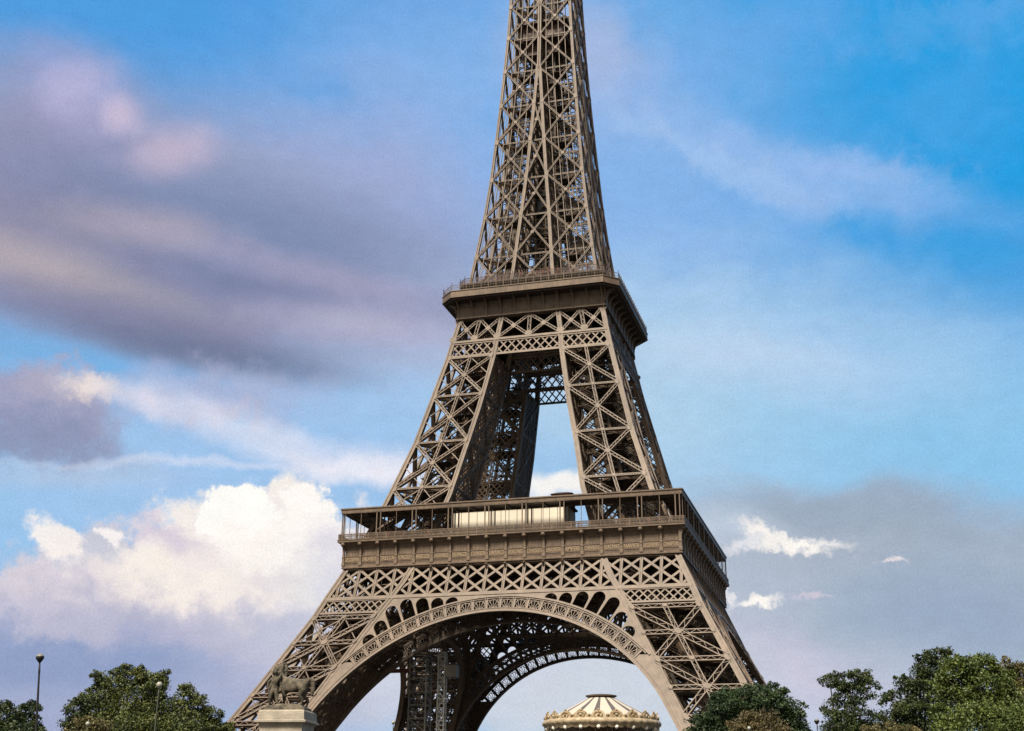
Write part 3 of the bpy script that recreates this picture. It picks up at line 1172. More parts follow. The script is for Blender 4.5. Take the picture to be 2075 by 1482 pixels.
# balustrade
bl = MB()
wR = 35.38
for z, t in ((58.75, .12), (58.3, .06), (57.85, .08)):
    bl.beam((-wR, -wR, z), (wR, -wR, z), t, .14, (0, 0, 1))
n_ = int(2 * wR / .27)
for i in range(n_ + 1):
    x = -wR + 2 * wR * i / n_
    bl.beam((x, -wR, 57.62), (x, -wR, 58.75), .08, .06)
    if i < n_:
        x2 = x + 2 * wR / n_
        bl.beam((x, -wR, 58.3), (x2, -wR, 58.72), .05, .04)
for k in range(-18, 19):
    x = 1.92 * k
    bl.beam((x, -wR, 57.6), (x, -wR, 58.85), .16, .16)
four(bl.build('balustrade', IRON, platform))

# canopy roof over the gallery
cn = MB()
for a, b, z0, z1 in ((35.15, 30.6, 63.55, 63.75),):
    pr = [(b, 63.5), (35.12, 63.25), (35.14, 63.9), (35.3, 63.95), (35.3, 64.2), (b, 64.5), (b, 63.5)]
    for i in range(len(pr) - 1):
        (w0, q0), (w1, q1) = pr[i], pr[i + 1]
        cn.quad((-w0, -w0, q0), (w0, -w0, q0), (w1, -w1, q1), (-w1, -w1, q1))
for k in range(-9, 10):
    x = 3.84 * k * .97
    y1 = 30.7
    cn.box(x - .08, x + .08, -35.0, -30.8, 63.0, 63.3)
cn.beam((-30.8, -30.8, 63.2), (30.8, -30.8, 63.2), .5, .25)
cn.beam((-35, -35, 63.3), (35, -35, 63.3), .35, .2)
four(cn.build('canopy_roof', IRON, platform))
# canopy posts: pairs at odd bays, thin single ones at even bays, inner row of dark pairs
pm = MB()
for o_ in (-.41, .41):
    pm.beam((o_, -35.0, 57.6), (o_, -35.0, 63.3), .2, .2)
pair = pm.build('canopy_post_pair', IRON, platform)
pm = MB()
pm.beam((0, -35.0, 57.6), (0, -35.0, 63.3), .1, .1)
single = pm.build('canopy_post', IRON, platform)
pm = MB()
for o_ in (-.4, .4):
    pm.beam((o_, -30.8, 57.2), (o_, -30.8, 63.2), .24, .24)
innerp = pm.build('inner_post_pair', IRON, platform)
for proto, ks in ((pair, (-7, -5, -3, -1, 1, 3, 5, 7, 8.9)), (single, (-8.9, -8, -6, -4, -2, 0, 2, 4, 6, 8)), (innerp, (-7, -5, -3, -1, 1, 3, 5, 7))):
    first = True
    for s in range(4):
        for k in ks:
            c = proto if first else proto.copy()
            if not first:
                COL.objects.link(c)
            first = False
            a = s * math.pi / 2
            c.rotation_euler = (0, 0, a)
            c.location = (3.84 * k * math.cos(a), 3.84 * k * math.sin(a), 0)

# pavilions on the platform between the legs
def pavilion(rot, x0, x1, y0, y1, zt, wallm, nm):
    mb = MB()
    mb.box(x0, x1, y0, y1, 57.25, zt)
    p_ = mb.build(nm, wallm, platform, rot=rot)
    rf = MB()
    rf.box(x0 - .6, x1 + .6, y0 - .5, y1 + .6, zt, zt + .35)
    rf.build('pavilion_roof', DECK, p_)
    ml = MB()
    n = int((x1 - x0) / 1.66)
    for i in range(n + 1):
        x = x0 + (x1 - x0) * i / n
        ml.box(x - .04, x + .04, y0 - .05, y0 + .02, 57.3, zt)
    for z in (59.35, 59.9):
        ml.box(x0, x1, y0 - .045, y0 + .02, z - .03, z + .03)
    ml.build('mullion', BLACKM, p_)
    return p_
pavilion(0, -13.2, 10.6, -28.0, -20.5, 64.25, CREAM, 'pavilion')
pavilion(math.pi / 2, -12, 12, -28.0, -20.5, 63.2, GLASS, 'pavilion')
pavilion(math.pi, -12, 12, -28.0, -20.5, 63.2, GLASS, 'pavilion')
pavilion(-math.pi / 2, -12, 12, -28.0, -20.5, 62.0, GLASS, 'pavilion')
for b6 in ((-29.5, -19, -28.6, -28.3, 57.3, 60.2), (-29, -15, -22.6, -19, 57.3, 60.8), (18, 30, -27.0, -20, 57.3, 60.6)):
    gz = MB()
    gz.box(*b6)
    gz.build('kiosk', GLASS, platform)
rr_ = MB()
rr_.loft([[(x * s * 1.0, -12 + y * s * .8, z) for x, y in ((-1, -1), (1, -1), (1, 1), (-1, 1))] for z, s in ((57.3, 2.2), (70.0, 2.2), (70.02, 2.5), (70.5, 1.2), (70.6, .2))])
for v in range(len(rr_.V)):
    x, y, z = rr_.V[v]
    rr_.V[v] = (x + 6.2, y, z)
rr_.build('small_tower_room', RUST, platform)


# ------------------------------------------------------------------ second platform
NU = (0, -1, 0.22)
fpo, fpi = FP(False), FP(True)


def upper_truss(inner):
    fp = fpi if inner else fpo
    mb = MB()
    zt, zb = 110.95, 105.55
    def ex(z):
        return (I(z) if inner else W(z)) - .5
    c1t, c1b = I(zt) + .55, I(zb) + .55
    m_t, m_b = (11.7, 12.7)
    xs_t = [-ex(zt), -m_t, -c1t, 0, c1t, m_t, ex(zt)] if not inner else [-c1t, 0, c1t]
    xs_b = [-ex(zb), -m_b, -c1b, 0, c1b, m_b, ex(zb)] if not inner else [-c1b, 0, c1b]
    for i in range(len(xs_t)):
        if i not in (0, len(xs_t) - 1):
            girder(mb, fp(xs_b[i], zb, .35), fp(xs_t[i], zt, .35), .85, NU, .55)
    for i in range(len(xs_t) - 1):
        p, q = fp(xs_b[i], zb, .35), fp(xs_t[i + 1], zt, .35)
        r_, s_ = fp(xs_b[i + 1], zb, .35), fp(xs_t[i], zt, .35)
        girder(mb, p, q, .72, NU, .5, trim=.5)
        girder(mb, r_, s_, .72, NU, .46, trim=.5)
        gusset(mb, add(lerp(p, q, .5), (0, -.28, .06)), (1, 0, 0), (0, .2, .98), (0, -.98, .2), .6, .6, .06)
        gusset(mb, add(s_, (0, -.28, -.2)), (1, 0, 0), (0, .2, .98), (0, -.98, .2), 1.0, .8, .06)
        gusset(mb, add(q, (0, -.28, -.2)), (1, 0, 0), (0, .2, .98), (0, -.98, .2), 1.0, .8, .06)
        gusset(mb, add(p, (0, -.28, .5)), (1, 0, 0), (0, .2, .98), (0, -.98, .2), .9, .7, .06)
    bar(mb, fp, (-ex(105.2), 105.2), (ex(105.2), 105.2), .55, .8, NU, .35)
    bar(mb, fp, (-ex(111.1), 111.1), (ex(111.1), 111.1), .4, .8, NU, .35)
    return mb


ut = upper_truss(False).build('upper_girder', IRON, tower)
lattice_band(fpo, lambda z: -W(z) + .5, lambda z: W(z) - .5, 101.5, 104.85, 1.9, .3, .18, NU, rows=1.5, dep=.3, chord=.55).build('lattice_strip', IRON, ut)
four(ut)
ui = upper_truss(True).build('upper_inner_girder', IRON, tower)
lattice_band(fpi, lambda z: -I(z) - .3, lambda z: I(z) + .3, 100.9, 104.6, 1.9, .3, .18, NU, rows=1.5, dep=.3, chord=.55).build('lattice_strip', IRON, ui)
four(ui)

fl2 = MB()
OCT = lambda w, c: [(-c, -w), (c, -w), (w, -c), (w, c), (c, w), (-c, w), (-w, c), (-w, -c)]
def oslab(mb, w, c, z0, z1):
    mb.loft([[(x, y, z) for x, y in OCT(w, c)] for z in (z0, z1)])
oslab(fl2, 20.2, 17.3, 114.9, 115.55)
for k in range(-5, 6):
    x = 3.35 * k
    fl2.box(x - .15, x + .15, -17, 17, 111.3, 114.89)
    fl2.box(-17, 17, x - .12, x + .12, 111.8, 114.88)
plat2 = fl2.build('second_platform', DECK, tower)
cv = MB()
CP = [(17.2, 111.15), (17.5, 111.16), (17.5, 111.36), (17.32, 111.42), (17.3, 111.6), (17.3, 112.3), (17.36, 112.9), (17.55, 113.5), (17.95, 114.1), (18.6, 114.65), (19.4, 115.05), (20.3, 115.3), (20.55, 115.35)]
CQ = CP[:6] + [(17.3, 114.2), (17.55, 114.9), (18.1, 115.24), (20.55, 115.34)]
XC = lambda w: 17.3 + (w - 17.3) * .1 if w > 17.3 else w
for i in range(len(CQ) - 1):
    (w0, z0), (w1, z1) = CQ[i], CQ[i + 1]
    x0, x1 = XC(w0), XC(w1)
    for a, b, c, d in (((-x0, -w0), (x0, -w0), (x1, -w1), (-x1, -w1)), ((x0, -w0), (w0, -x0), (w1, -x1), (x1, -w1))):
        cv.quad((*a, z0), (*b, z0), (*c, z1), (*d, z1))
cove = cv.build('coved_cornice', IRON, plat2)
four(cove)
rb = MB()
rp = [(w, z) for w, z in CP[4:]]
rb.loft([[(-.07, -w - .05, z), (.07, -w - .05, z), (.07, -17.1, z + .01), (-.07, -17.1, z + .01)] for w, z in rp])
rb.loft([[(-.17, -w - .16, z - .08), (.17, -w - .16, z - .08), (.17, -w - .03, z), (-.17, -w - .03, z)] for w, z in rp])
rib = rb.build('cornice_rib', IRON, plat2)
first = True
for s in range(4):
    for k in range(-5, 6):
        c = rib if first else rib.copy()
        if not first:
            COL.objects.link(c)
        first = False
        a = s * math.pi / 2
        c.rotation_euler = (0, 0, a)
        c.location = (3.35 * k * math.cos(a), 3.35 * k * math.sin(a), 0)
cr = MB()
for tx, ty in ((.0, 1.0), (1.0, .0)):
    # corner brackets run out to the two corners of the chamfer
    rr2 = []
    for w, z in rp:
        k = (w - 17.3) / 3.4
        x, y = 17.3 + (XC(w) - 17.3) * ty + (w - 17.3) * tx, -(17.3 + (XC(w) - 17.3) * tx + (w - 17.3) * ty)
        rr2.append([(x - .1, y, z), (x + .1, y, z), (17.2 + .1, -17.1, z + .01), (17.2 - .1, -17.1, z + .01)])
    cr.loft(rr2)
four(cr.build('corner_bracket', IRON, plat2))
fa = MB()
def ostrip(mb, pr, cfun):
    for i in range(len(pr) - 1):
        (w0, z0), (w1, z1) = pr[i], pr[i + 1]
        x0, x1 = cfun(w0), cfun(w1)
        mb.quad((-x0, -w0, z0), (x0, -w0, z0), (x1, -w1, z1), (-x1, -w1, z1))
        mb.quad((x0, -w0, z0), (w0, -x0, z0), (w1, -x1, z1), (x1, -w1, z1))
ostrip(fa, [(20.3, 115.28), (20.72, 115.3), (20.72, 115.45), (20.62, 115.5), (20.62, 116.75), (20.75, 116.8), (20.75, 117.0), (20.3, 117.0), (20.3, 115.5)], lambda w: 17.62 + (w - 20.7) * .4)
four(fa.build('fascia', IRON, plat2))
rl = MB()
def railing(mb, w, c, z0, h, sp=.35, post=1.7, curl=0.0):
    ends = [((-c, -w), (c, -w)), ((c, -w), (w, -c))]
    for (ax, ay), (bx, by) in ends:
        L = math.hypot(bx - ax, by - ay)
        for z, t in ((z0 + h, .09), (z0 + h * .55, .05), (z0 + .12, .06)):
            mb.beam((ax, ay, z), (bx, by, z), t, t, (0, 0, 1))
        n = int(L / sp)
        for i in range(n + 1):
            t = i / n
            x, y = ax + (bx - ax) * t, ay + (by - ay) * t
            mb.beam((x, y, z0), (x, y, z0 + h), .045, .045)
        n = int(L / post)
        for i in range(n + 1):
            t = i / n
            x, y = ax + (bx - ax) * t, ay + (by - ay) * t
            mb.beam((x, y, z0), (x, y, z0 + h + .7), .1, .1)
railing(rl, 20.45, 17.45, 117.0, 1.35)
four(rl.build('railing', IRON, plat2))
# upper deck, one storey higher
ud = MB()
oslab(ud, 17.2, 15.6, 119.6, 119.95)
ud.build('upper_deck', DECK, plat2)
rl = MB()
railing(rl, 17.1, 15.5, 119.95, 1.3, .17, 1.6)
four(rl.build('upper_railing', RUST, plat2))
pv = MB()
pv.lathe([(8.6, 116), (8.6, 119.5), (8.2, 120.2), (8.4, 124.2), (8.9, 124.4), (8.9, 124.8), (6.0, 125.9), (1, 126.3)], seg=28)
pv.build('shop_pavilion', GLASS, plat2)
tr_ = MB()
for z in (121.2, 122.6, 124.6):
    for i in range(28):
        a0, a1 = 2 * math.pi * i / 28, 2 * math.pi * (i + 1) / 28
        r = 8.95
        tr_.beam((r * math.cos(a0), r * math.sin(a0), z), (r * math.cos(a1), r * math.sin(a1), z), .18, .2, (0, 0, 1))
for i in range(28):
    a0 = 2 * math.pi * i / 28
    tr_.beam((9 * math.cos(a0), 9 * math.sin(a0), 119.9), (9 * math.cos(a0), 9 * math.sin(a0), 124.6), .14, .14)
tr_.build('pavilion_frame', IRON, plat2)

# ------------------------------------------------------------------ the shaft above the second platform
NODES = [116.2, 127.6, 138.5, 148.9, 159.5, 170.1, 180.3, 190.4, 200.0, 209.4, 218.6, 227.5, 236.2, 244.6, 252.8, 260.6, 268.2, 275.0]
zs3 = sorted(set(fr(116.0, 276, 3.0) + NODES))
sm = MB()
cwo, cwi = .66, .72
for sx in (-1, 1):
    for sy in (-1, 1):
        column(sm, lambda z: sx * (W(z) - cwo / 2), lambda z: sy * (W(z) - cwo / 2), zs3, cwo)
shaft = sm.build('shaft', IRON, tower)
# one side: inner uprights, X bracing
sb = MB()
for sg in (-1, 1):
    cxf = lambda z: sg * (I(z) + cwi / 2) if z < 180 else sg * .24
    zz = [z for z in zs3 if z <= 180.3]
    sb.loft([[(cxf(z) + a * cwi / 2, -(W(z) - .45) + b * .45, z) for a, b in ((-1, -1), (1, -1), (1, 1), (-1, 1))] for z in zz])
    for e in (-1, 1):
        sb.loft([[(cxf(z) + e * cwi * .36 + a * .12, -(W(z) - .0) + b * .06, z) for a, b in ((-1, -1), (1, -1), (1, 1), (-1, 1))] for z in zz])
    # interior uprights: each quarter of the shaft has an inner corner post
zz = [z for z in zs3 if z >= 180.2]
for e in (-.26, .26):
    sb.loft([[(e + a * .18, -(W(z) - .45) + b * .45, z) for a, b in ((-1, -1), (1, -1), (1, 1), (-1, 1))] for z in zz])
NS = (0, -1, .1)
for i in range(len(NODES) - 1):
    z0, z1 = NODES[i], NODES[i + 1]
    o0, o1 = W(z0) - .5, W(z1) - .5
    i0, i1 = I(z0) + .45, I(z1) + .45
    if z0 >= 180:
        i0 = .1
    if z1 >= 180:
        i1 = .1
    f = lambda x, z: (x, -(W(z) - .3), z)
    bk = z0 < 215
    wdt = .46 - .008 * i
    for sg in (-1, 1):
        p, q = f(sg * i0, z0), f(sg * o1, z1)
        r_, s_ = f(sg * o0, z0), f(sg * i1, z1)
        girder(sb, p, q, wdt, NS, .5, cw=.12, lw=.07, pitch=.9, back=bk, trim=.3)
        girder(sb, r_, s_, wdt, NS, .46, cw=.12, lw=.07, pitch=.9, back=bk, trim=.3)
        girder(sb, add(f(sg * i1, z1), (0, .9, 0)), add(f(sg * o1, z1), (0, .9, 0)), .4, NS, .3, cw=.12, lw=.08, back=False)
        t = (o0 - i0) / ((o0 - i0) + (o1 - i1))
        gusset(sb, add(lerp(p, q, t), NS, .28), (1, 0, 0), (0, .1, 1), (0, -1, .1), .45, .45, .05)
        for x, z in ((sg * i1, z1), (sg * o1, z1)):
            gusset(sb, add(f(x, z), NS, .34), (1, 0, 0), (0, .1, 1), (0, -1, .1), .5, .7, .05)
        # slender pairs of verticals half way
        for tt in (.2, .4, .6, .8):
            sb.beam(f(sg * (i0 + (o0 - i0) * tt), z0), f(sg * (i1 + (o1 - i1) * tt), z1), .14, .14, NS)
    if z1 <= 181:
        p, q = f(-i0, z0), f(i1, z1)
        girder(sb, p, q, wdt * .9, NS, .5, cw=.12, lw=.07, trim=.3)
        girder(sb, f(i0, z0), f(-i1, z1), wdt * .9, NS, .46, cw=.12, lw=.07, trim=.3)
        gusset(sb, add(lerp(p, q, .5), NS, .28), (1, 0, 0), (0, .1, 1), (0, -1, .1), .45, .45, .05)
        girder(sb, add(f(-i1, z1), (0, .9, 0)), add(f(i1, z1), (0, .9, 0)), .4, NS, .3, cw=.12, lw=.08, back=False)
    # inner plane of each quarter tower: bracing from the face inwards
    for sg in (-1, 1):
        if z1 > 200:
            continue
        yo0, yo1 = -(W(z0) - .5), -(W(z1) - .5)
        yi0, yi1 = -(i0 + .0), -(i1 + .0)
        a0, b0, a1, b1 = (sg * i0, yo0, z0), (sg * i0, yi0, z0), (sg * i1, yo1, z1), (sg * i1, yi1, z1)
        girder(sb, a0, b1, wdt, (1, 0, 0), .45, cw=.12, lw=.07, back=False)
        girder(sb, b0, a1, wdt, (1, 0, 0), .41, cw=.12, lw=.07, back=False)
        girder(sb, a1, b1, .5, (1, 0, 0), .4, cw=.13, lw=.08, back=False)
        sb.beam(b0, b1, .8, .8, (0, -1, 0))
        L_ = 2.0
        zz_ = z0
        while zz_ < z1 - .2:
            t0_ = (zz_ - z0) / (z1 - z0)
            t1_ = min(1.0, (zz_ + L_ * 1.6 - z0) / (z1 - z0))
            sb.beam(lerp(a0, a1, t0_), lerp(b0, b1, t1_), .11, .2, (1, 0, 0))
            sb.beam(lerp(b0, b1, t0_), lerp(a0, a1, t1_), .11, .18, (1, 0, 0))
            zz_ += L_
        for t_ in (.25, .75):
            sb.beam(lerp(a0, b0, t_), lerp(a1, b1, t_), .16, .16, (0, -1, 0))
        sb.beam((sg * o0, yi0, z0), (sg * i1, yi1, z1), .35, .35, (0, 1, 0))
        sb.beam((sg * i0, yi0, z0), (sg * o1, yi1, z1), .35, .35, (0, 1, 0))
        sb.beam((sg * i1, yi1, z1), (sg * o1, yi1, z1), .35, .35, (0, 1, 0))
        sb.beam(lerp(a0, b0, .5), lerp(a1, b1, .5), .3, .3, (0, -1, 0))
    # floor frame at each node
    if z1 < 262:
        w1 = W(z1) - .6
        girder(sb, (-w1, -w1, z1), (0, -i1 * .5 - 1.2, z1), .7, (0, 0, 1), .4, cw=.12, lw=.07, back=False)
        girder(sb, (w1, -w1, z1), (0, -i1 * .5 - 1.2, z1), .7, (0, 0, 1), .36, cw=.12, lw=.07, back=False)
four(sb.build('shaft_bracing', IRON, shaft))
# lift guides and core
co = MB()
for x, y in ((-2.6, -2.6), (2.6, -2.6), (2.6, 2.6), (-2.6, 2.6), (0, -2.6), (0, 2.6), (2.6, 0), (-2.6, 0)):
    co.beam((x, y, 116), (x * .8, y * .8, 274), .42, .42, (0, -1, 0))
for z in fr(118, 272, 2.6):
    s = 2.6 * (1 - .2 * (z - 116) / 158)
    for a, b in (((-s, -s), (s, -s)), ((s, -s), (s, s)), ((s, s), (-s, s)), ((-s, s), (-s, -s))):
        co.beam((*a, z), (*b, z), .2, .25, (0, 0, 1))
        co.beam((*a, z), (*b, z + 2.6), .1, .1, (0, -1, .1))
for x in (-1.1, 1.1):
    co.beam((x, 0, 116), (x, 0, 274), .5, .5, (0, -1, 0))
co.build('lift_guides', IRON, shaft)
st = MB()
z = 120.0
k = 0
while z < 190:
    # spiral stair flights near the core
    a = k * math.pi / 2
    r = 3.9
    p = (r * math.cos(a), r * math.sin(a), z)
    q = (r * math.cos(a + math.pi / 2), r * math.sin(a + math.pi / 2), z + 2.2)
    st.beam(p, q, 1.0, .14, (0, 0, 1))
    st.beam(add(p, (0, 0, 1)), add(q, (0, 0, 1)), .08, .08)
    z += 2.2
    k += 1
st.build('spiral_stair', IRON, shaft)
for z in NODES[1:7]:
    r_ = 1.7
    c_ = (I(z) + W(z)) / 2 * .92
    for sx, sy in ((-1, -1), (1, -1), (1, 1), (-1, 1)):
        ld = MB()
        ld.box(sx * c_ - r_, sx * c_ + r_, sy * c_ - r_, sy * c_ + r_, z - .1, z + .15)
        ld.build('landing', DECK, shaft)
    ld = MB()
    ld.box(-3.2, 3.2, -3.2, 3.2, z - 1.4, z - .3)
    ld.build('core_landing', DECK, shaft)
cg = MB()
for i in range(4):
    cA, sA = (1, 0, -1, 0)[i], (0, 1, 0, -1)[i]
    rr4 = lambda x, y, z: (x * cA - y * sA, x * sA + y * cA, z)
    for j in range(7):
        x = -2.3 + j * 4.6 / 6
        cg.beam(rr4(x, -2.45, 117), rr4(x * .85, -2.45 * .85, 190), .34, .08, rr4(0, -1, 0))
cg.build('core_shade_slats', DECK, shaft)  # slats added to darken the core; deck colour stands for shade on iron
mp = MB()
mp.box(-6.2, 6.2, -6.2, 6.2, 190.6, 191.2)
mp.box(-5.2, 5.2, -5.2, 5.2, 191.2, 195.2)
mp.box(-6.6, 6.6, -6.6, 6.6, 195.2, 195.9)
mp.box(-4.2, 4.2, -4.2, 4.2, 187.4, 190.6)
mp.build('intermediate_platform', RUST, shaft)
# two lift cabins
for x, y, z in ((0, -2.0, 143), (0.0, 2.0, 166)):
    lc = MB()
    lc.box(x - 2.0, x + 2.0, y - 1.3, y + 1.3, z, z + 3.4)
    lc.box(x - 2.2, x + 2.2, y - 1.5, y + 1.5, z + 3.4, z + 3.6)
    lc.box(x - 2.2, x + 2.2, y - 1.5, y + 1.5, z - .3, z)
    lc.build('lift_cabin', GLASS, shaft)
tp = MB()
tp.loft([[(x * s, y * s, z) for x, y in ((-1, -1), (1, -1), (1, 1), (-1, 1))] for z, s in ((274.5, 5.4), (276.5, 8.2), (277.2, 8.3), (277.3, 7.4), (283, 7.0), (283.2, 8.0), (284, 7.9), (284.1, 4.5), (290, 3.6), (290.2, 4.4), (291, 4.2), (294, 2.4), (298, 1.5), (298.2, .9), (310, .6), (324, .12))])
tp.build('top_platform', IRON, tower)

# ------------------------------------------------------------------ quay terrace near the camera
TZ = 3.1
q_ = MB()
q_.box(-900, 900, -900, -125, -1.0, TZ)
o = q_.build('quay_terrace', mat('terrace_asphalt', (0.05, 0.048, 0.045), .9, scale=.3))
o['kind'] = 'structure'


def add_tag(o, label, cat, group=None):
    o['label'] = label
    o['category'] = cat
    if group:
        o['group'] = group
    return o


def ground_z(p):
    return TZ if p[1] < -125 else 0.0


# ------------------------------------------------------------------ trees
def leafmat(name, c1, c2):
    m = mat(name, c1, 0.55, col2=c2, scale=0.9, detail=3)
    m.node_tree.nodes['Principled BSDF'].inputs['Specular IOR Level'].default_value = 0.25
    return m


L_DARK = leafmat('leaf_dark_green', (0.012, 0.022, 0.008), (0.045, 0.065, 0.016))
L_MID = leafmat('leaf_mid_green', (0.022, 0.036, 0.010), (0.085, 0.10, 0.022))
L_BRIGHT = leafmat('leaf_bright_green', (0.024, 0.042, 0.009), (0.085, 0.115, 0.022))
L_COOL = leafmat('leaf_cool_green', (0.008, 0.020, 0.008), (0.034, 0.060, 0.018))
L_OLIVE = leafmat('leaf_olive', (0.045, 0.045, 0.015), (0.12, 0.10, 0.035))
L_BROWN = leafmat('leaf_brown', (0.04, 0.034, 0.014), (0.10, 0.08, 0.032))
BARK = mat('bark', (0.05, 0.04, 0.03), 0.9, var=0.3, scale=2)


def leaves(rng, clumps, size, dens, fill=0.45):
    P, S = [], []
    for cx, cy, cz, rx, ry, rz in clumps:
        n = int(dens * (rx * rz * 4 + rx * ry * 2))
        # sub-clumps make light and dark pockets and a broken outline
        ns = max(5, int(n / 70))
        d = rng.normal(size=(ns, 3))
        d /= np.linalg.norm(d, axis=1, keepdims=True)
        rad = rng.uniform(0.35, 1.0, size=(ns, 1)) ** fill
        sc = np.array((cx, cy, cz)) + d * rad * np.array((rx, ry, rz)) * .9
        sr = rng.uniform(0.18, 0.42, size=ns) * min(rx, rz) + .15
        idx = rng.integers(0, ns, size=n)
        e = rng.normal(size=(n, 3))
        e /= np.linalg.norm(e, axis=1, keepdims=True)
        rr = rng.uniform(0.0, 1.0, size=(n, 1)) ** .5
        P.append(sc[idx] + e * rr * sr[idx][:, None] * np.array((1.15, 1.15, .8)))
    P = np.vstack(P)
    n = len(P)
    a = rng.normal(size=(n, 3)); a /= np.linalg.norm(a, axis=1, keepdims=True)
    b = rng.normal(size=(n, 3)); b -= a * (a * b).sum(1, keepdims=True); b /= np.linalg.norm(b, axis=1, keepdims=True)
    s = size * rng.uniform(.6, 1.3, size=(n, 1))
    V = np.stack([P - a * s * .55, P + b * s * .33, P + a * s * .6, P - b * s * .33], 1).reshape(-1, 3)
    F = (4 * np.arange(n)[:, None] + np.arange(4)[None]).tolist()
    return V, F


def tree(name, label, D, px, tu, lm, size=0.168, dens=199, seed=1, group=None, fill=.45, twigs=0, cat='tree'):
    rng = np.random.default_rng(seed)
    k = D / 2539.6
    right = Vector((math.cos(-.3), math.sin(.3), 0))
    right = Vector((rt.x, rt.y, 0)).normalized()
    back = Vector((fwd.x, fwd.y, 0)).normalized()
    base = at(tu, 1480, D)
    base.z = ground_z(base)
    t = thing(name, label, cat, base, 0, group)
    cl = []
    for u, v, ru, rv in px:
        dd = rng.uniform(-.5, .5) * ru * k
        c = at(u, v, D) + back * dd - base
        cl.append((c.x, c.y, c.z, ru * k, ru * k * .8, rv * k))
    ragged = []
    for c in cl:
        for _ in range(3):
            e = rng.normal(size=3)
            e /= np.linalg.norm(e)
            e[2] = abs(e[2]) * 1.0
            f_ = rng.uniform(.16, .3)
            g_ = rng.uniform(.9, 1.12)
            ragged.append((c[0] + e[0] * c[3] * g_, c[1] + e[1] * c[4] * g_, c[2] + e[2] * c[5] * g_, c[3] * f_, c[4] * f_, c[5] * f_ * 1.1))
    V, F = leaves(rng, cl + ragged, size, dens, fill)
    me = bpy.data.meshes.new('crown')
    me.from_pydata(V.tolist(), [], F)
    me.materials.append(lm)
    link('crown', me, t)
    top = max(c[2] for c in cl)
    low = min(c[2] - c[5] for c in cl)
    tk = MB()
    hgt = max(2.5, (low + top) / 2)
    def limb(p, q, r0, r1, seg=5):
        p, q = Vector(p), Vector(q)
        rings = []
        dirv = (q - p).normalized()
        s1 = dirv.cross(Vector((.3, .8, .1))).normalized()
        s2 = dirv.cross(s1)
        for i in range(seg + 1):
            f = i / seg
            c = p.lerp(q, f) + s1 * math.sin(f * 3) * (q - p).length * .05
            r = r0 + (r1 - r0) * f
            rings.append([c + s1 * r * math.cos(a) + s2 * r * math.sin(a) for a in [2 * math.pi * j / 7 for j in range(7)]])
        tk.loft(rings)
    r0 = .028 * top + .08
    limb((0, 0, -.2), (0, 0, hgt * .55), r0 * 1.2, r0 * .8)
    for c in cl:
        limb((0, 0, hgt * .5), (c[0], c[1], c[2] - c[5] * .3), r0 * .32, .04)
        for j in range(3 + twigs):
            e = rng.normal(size=3)
            e /= np.linalg.norm(e)
            e[2] = abs(e[2]) if j < 2 else e[2]
            limb((c[0], c[1], c[2]), (c[0] + e[0] * c[3] * .95, c[1] + e[1] * c[4] * .95, c[2] + e[2] * c[5] * 1.0), .06, .015, 3)
    tk.build('trunk', BARK, t)
    return t


tree('broadleaf_tree', 'dark leafy tree in the bottom left corner behind the tall lamp post', 115,
     [(8, 1455, 38, 30), (20, 1510, 60, 50), (52, 1440, 26, 17), (45, 1475, 34, 26), (-30, 1470, 40, 40), (66, 1458, 12, 12)], 10, L_DARK, seed=3, size=0.182, dens=231)
tree('broadleaf_tree', 'tall rounded green tree with the highest crown left of the tower', 120,
     [(262, 1375, 30, 24), (222, 1392, 34, 30), (300, 1380, 34, 22), (325, 1392, 22, 28), (205, 1440, 40, 42), (270, 1430, 60, 44), (320, 1450, 55, 42), (250, 1500, 90, 60), (340, 1510, 80, 60), (255, 1352, 9, 8), (195, 1370, 12, 10)], 265, L_MID, seed=5, size=0.182, dens=220)
tree('broadleaf_tree', 'dark low crown at the left shoulder of the tall rounded tree', 118,
     [(160, 1440, 26, 22), (148, 1425, 14, 9), (178, 1425, 18, 12), (150, 1480, 34, 28), (185, 1500, 50, 40), (134, 1442, 6, 6)], 165, L_DARK, seed=8, size=0.175, dens=231)
tree('broadleaf_tree', 'dark green tree stepping down towards the left foot of the tower', 122,
     [(375, 1408, 20, 20), (372, 1392, 9, 8), (400, 1430, 26, 20), (425, 1450, 24, 22), (390, 1470, 40, 34), (440, 1475, 24, 20), (420, 1510, 50, 40), (458, 1485, 16, 16)], 405, L_MID, seed=9, size=0.175, dens=220)
tree('shrub', 'small olive bush low in front of the left trees beside a lamp globe', 96,
     [(185, 1478, 36, 22), (205, 1470, 20, 14), (165, 1500, 40, 28)], 185, L_OLIVE, seed=11, size=0.140, dens=315, cat='bush')
tree('broadleaf_tree', 'dome shaped cool green tree hiding the right foot of the tower', 105,
     [(1455, 1428, 20, 14), (1528, 1396, 22, 12), (1618, 1440, 16, 14), (1572, 1408, 18, 10), (1425, 1462, 18, 14), (1500, 1420, 60, 30), (1545, 1415, 50, 26), (1470, 1445, 45, 34), (1580, 1435, 42, 30), (1525, 1455, 80, 50), (1605, 1465, 34, 30), (1440, 1475, 38, 28), (1530, 1510, 110, 60), (1620, 1490, 24, 24)], 1530, L_COOL, seed=15, size=0.154, dens=283, fill=.7)
tree('shrub', 'brownish rounded shrub in front of the dome shaped tree', 84,
     [(1535, 1462, 36, 24), (1560, 1478, 36, 26), (1510, 1485, 36, 26), (1540, 1510, 60, 40)], 1535, L_BROWN, seed=17, size=0.112, dens=441, cat='bush')
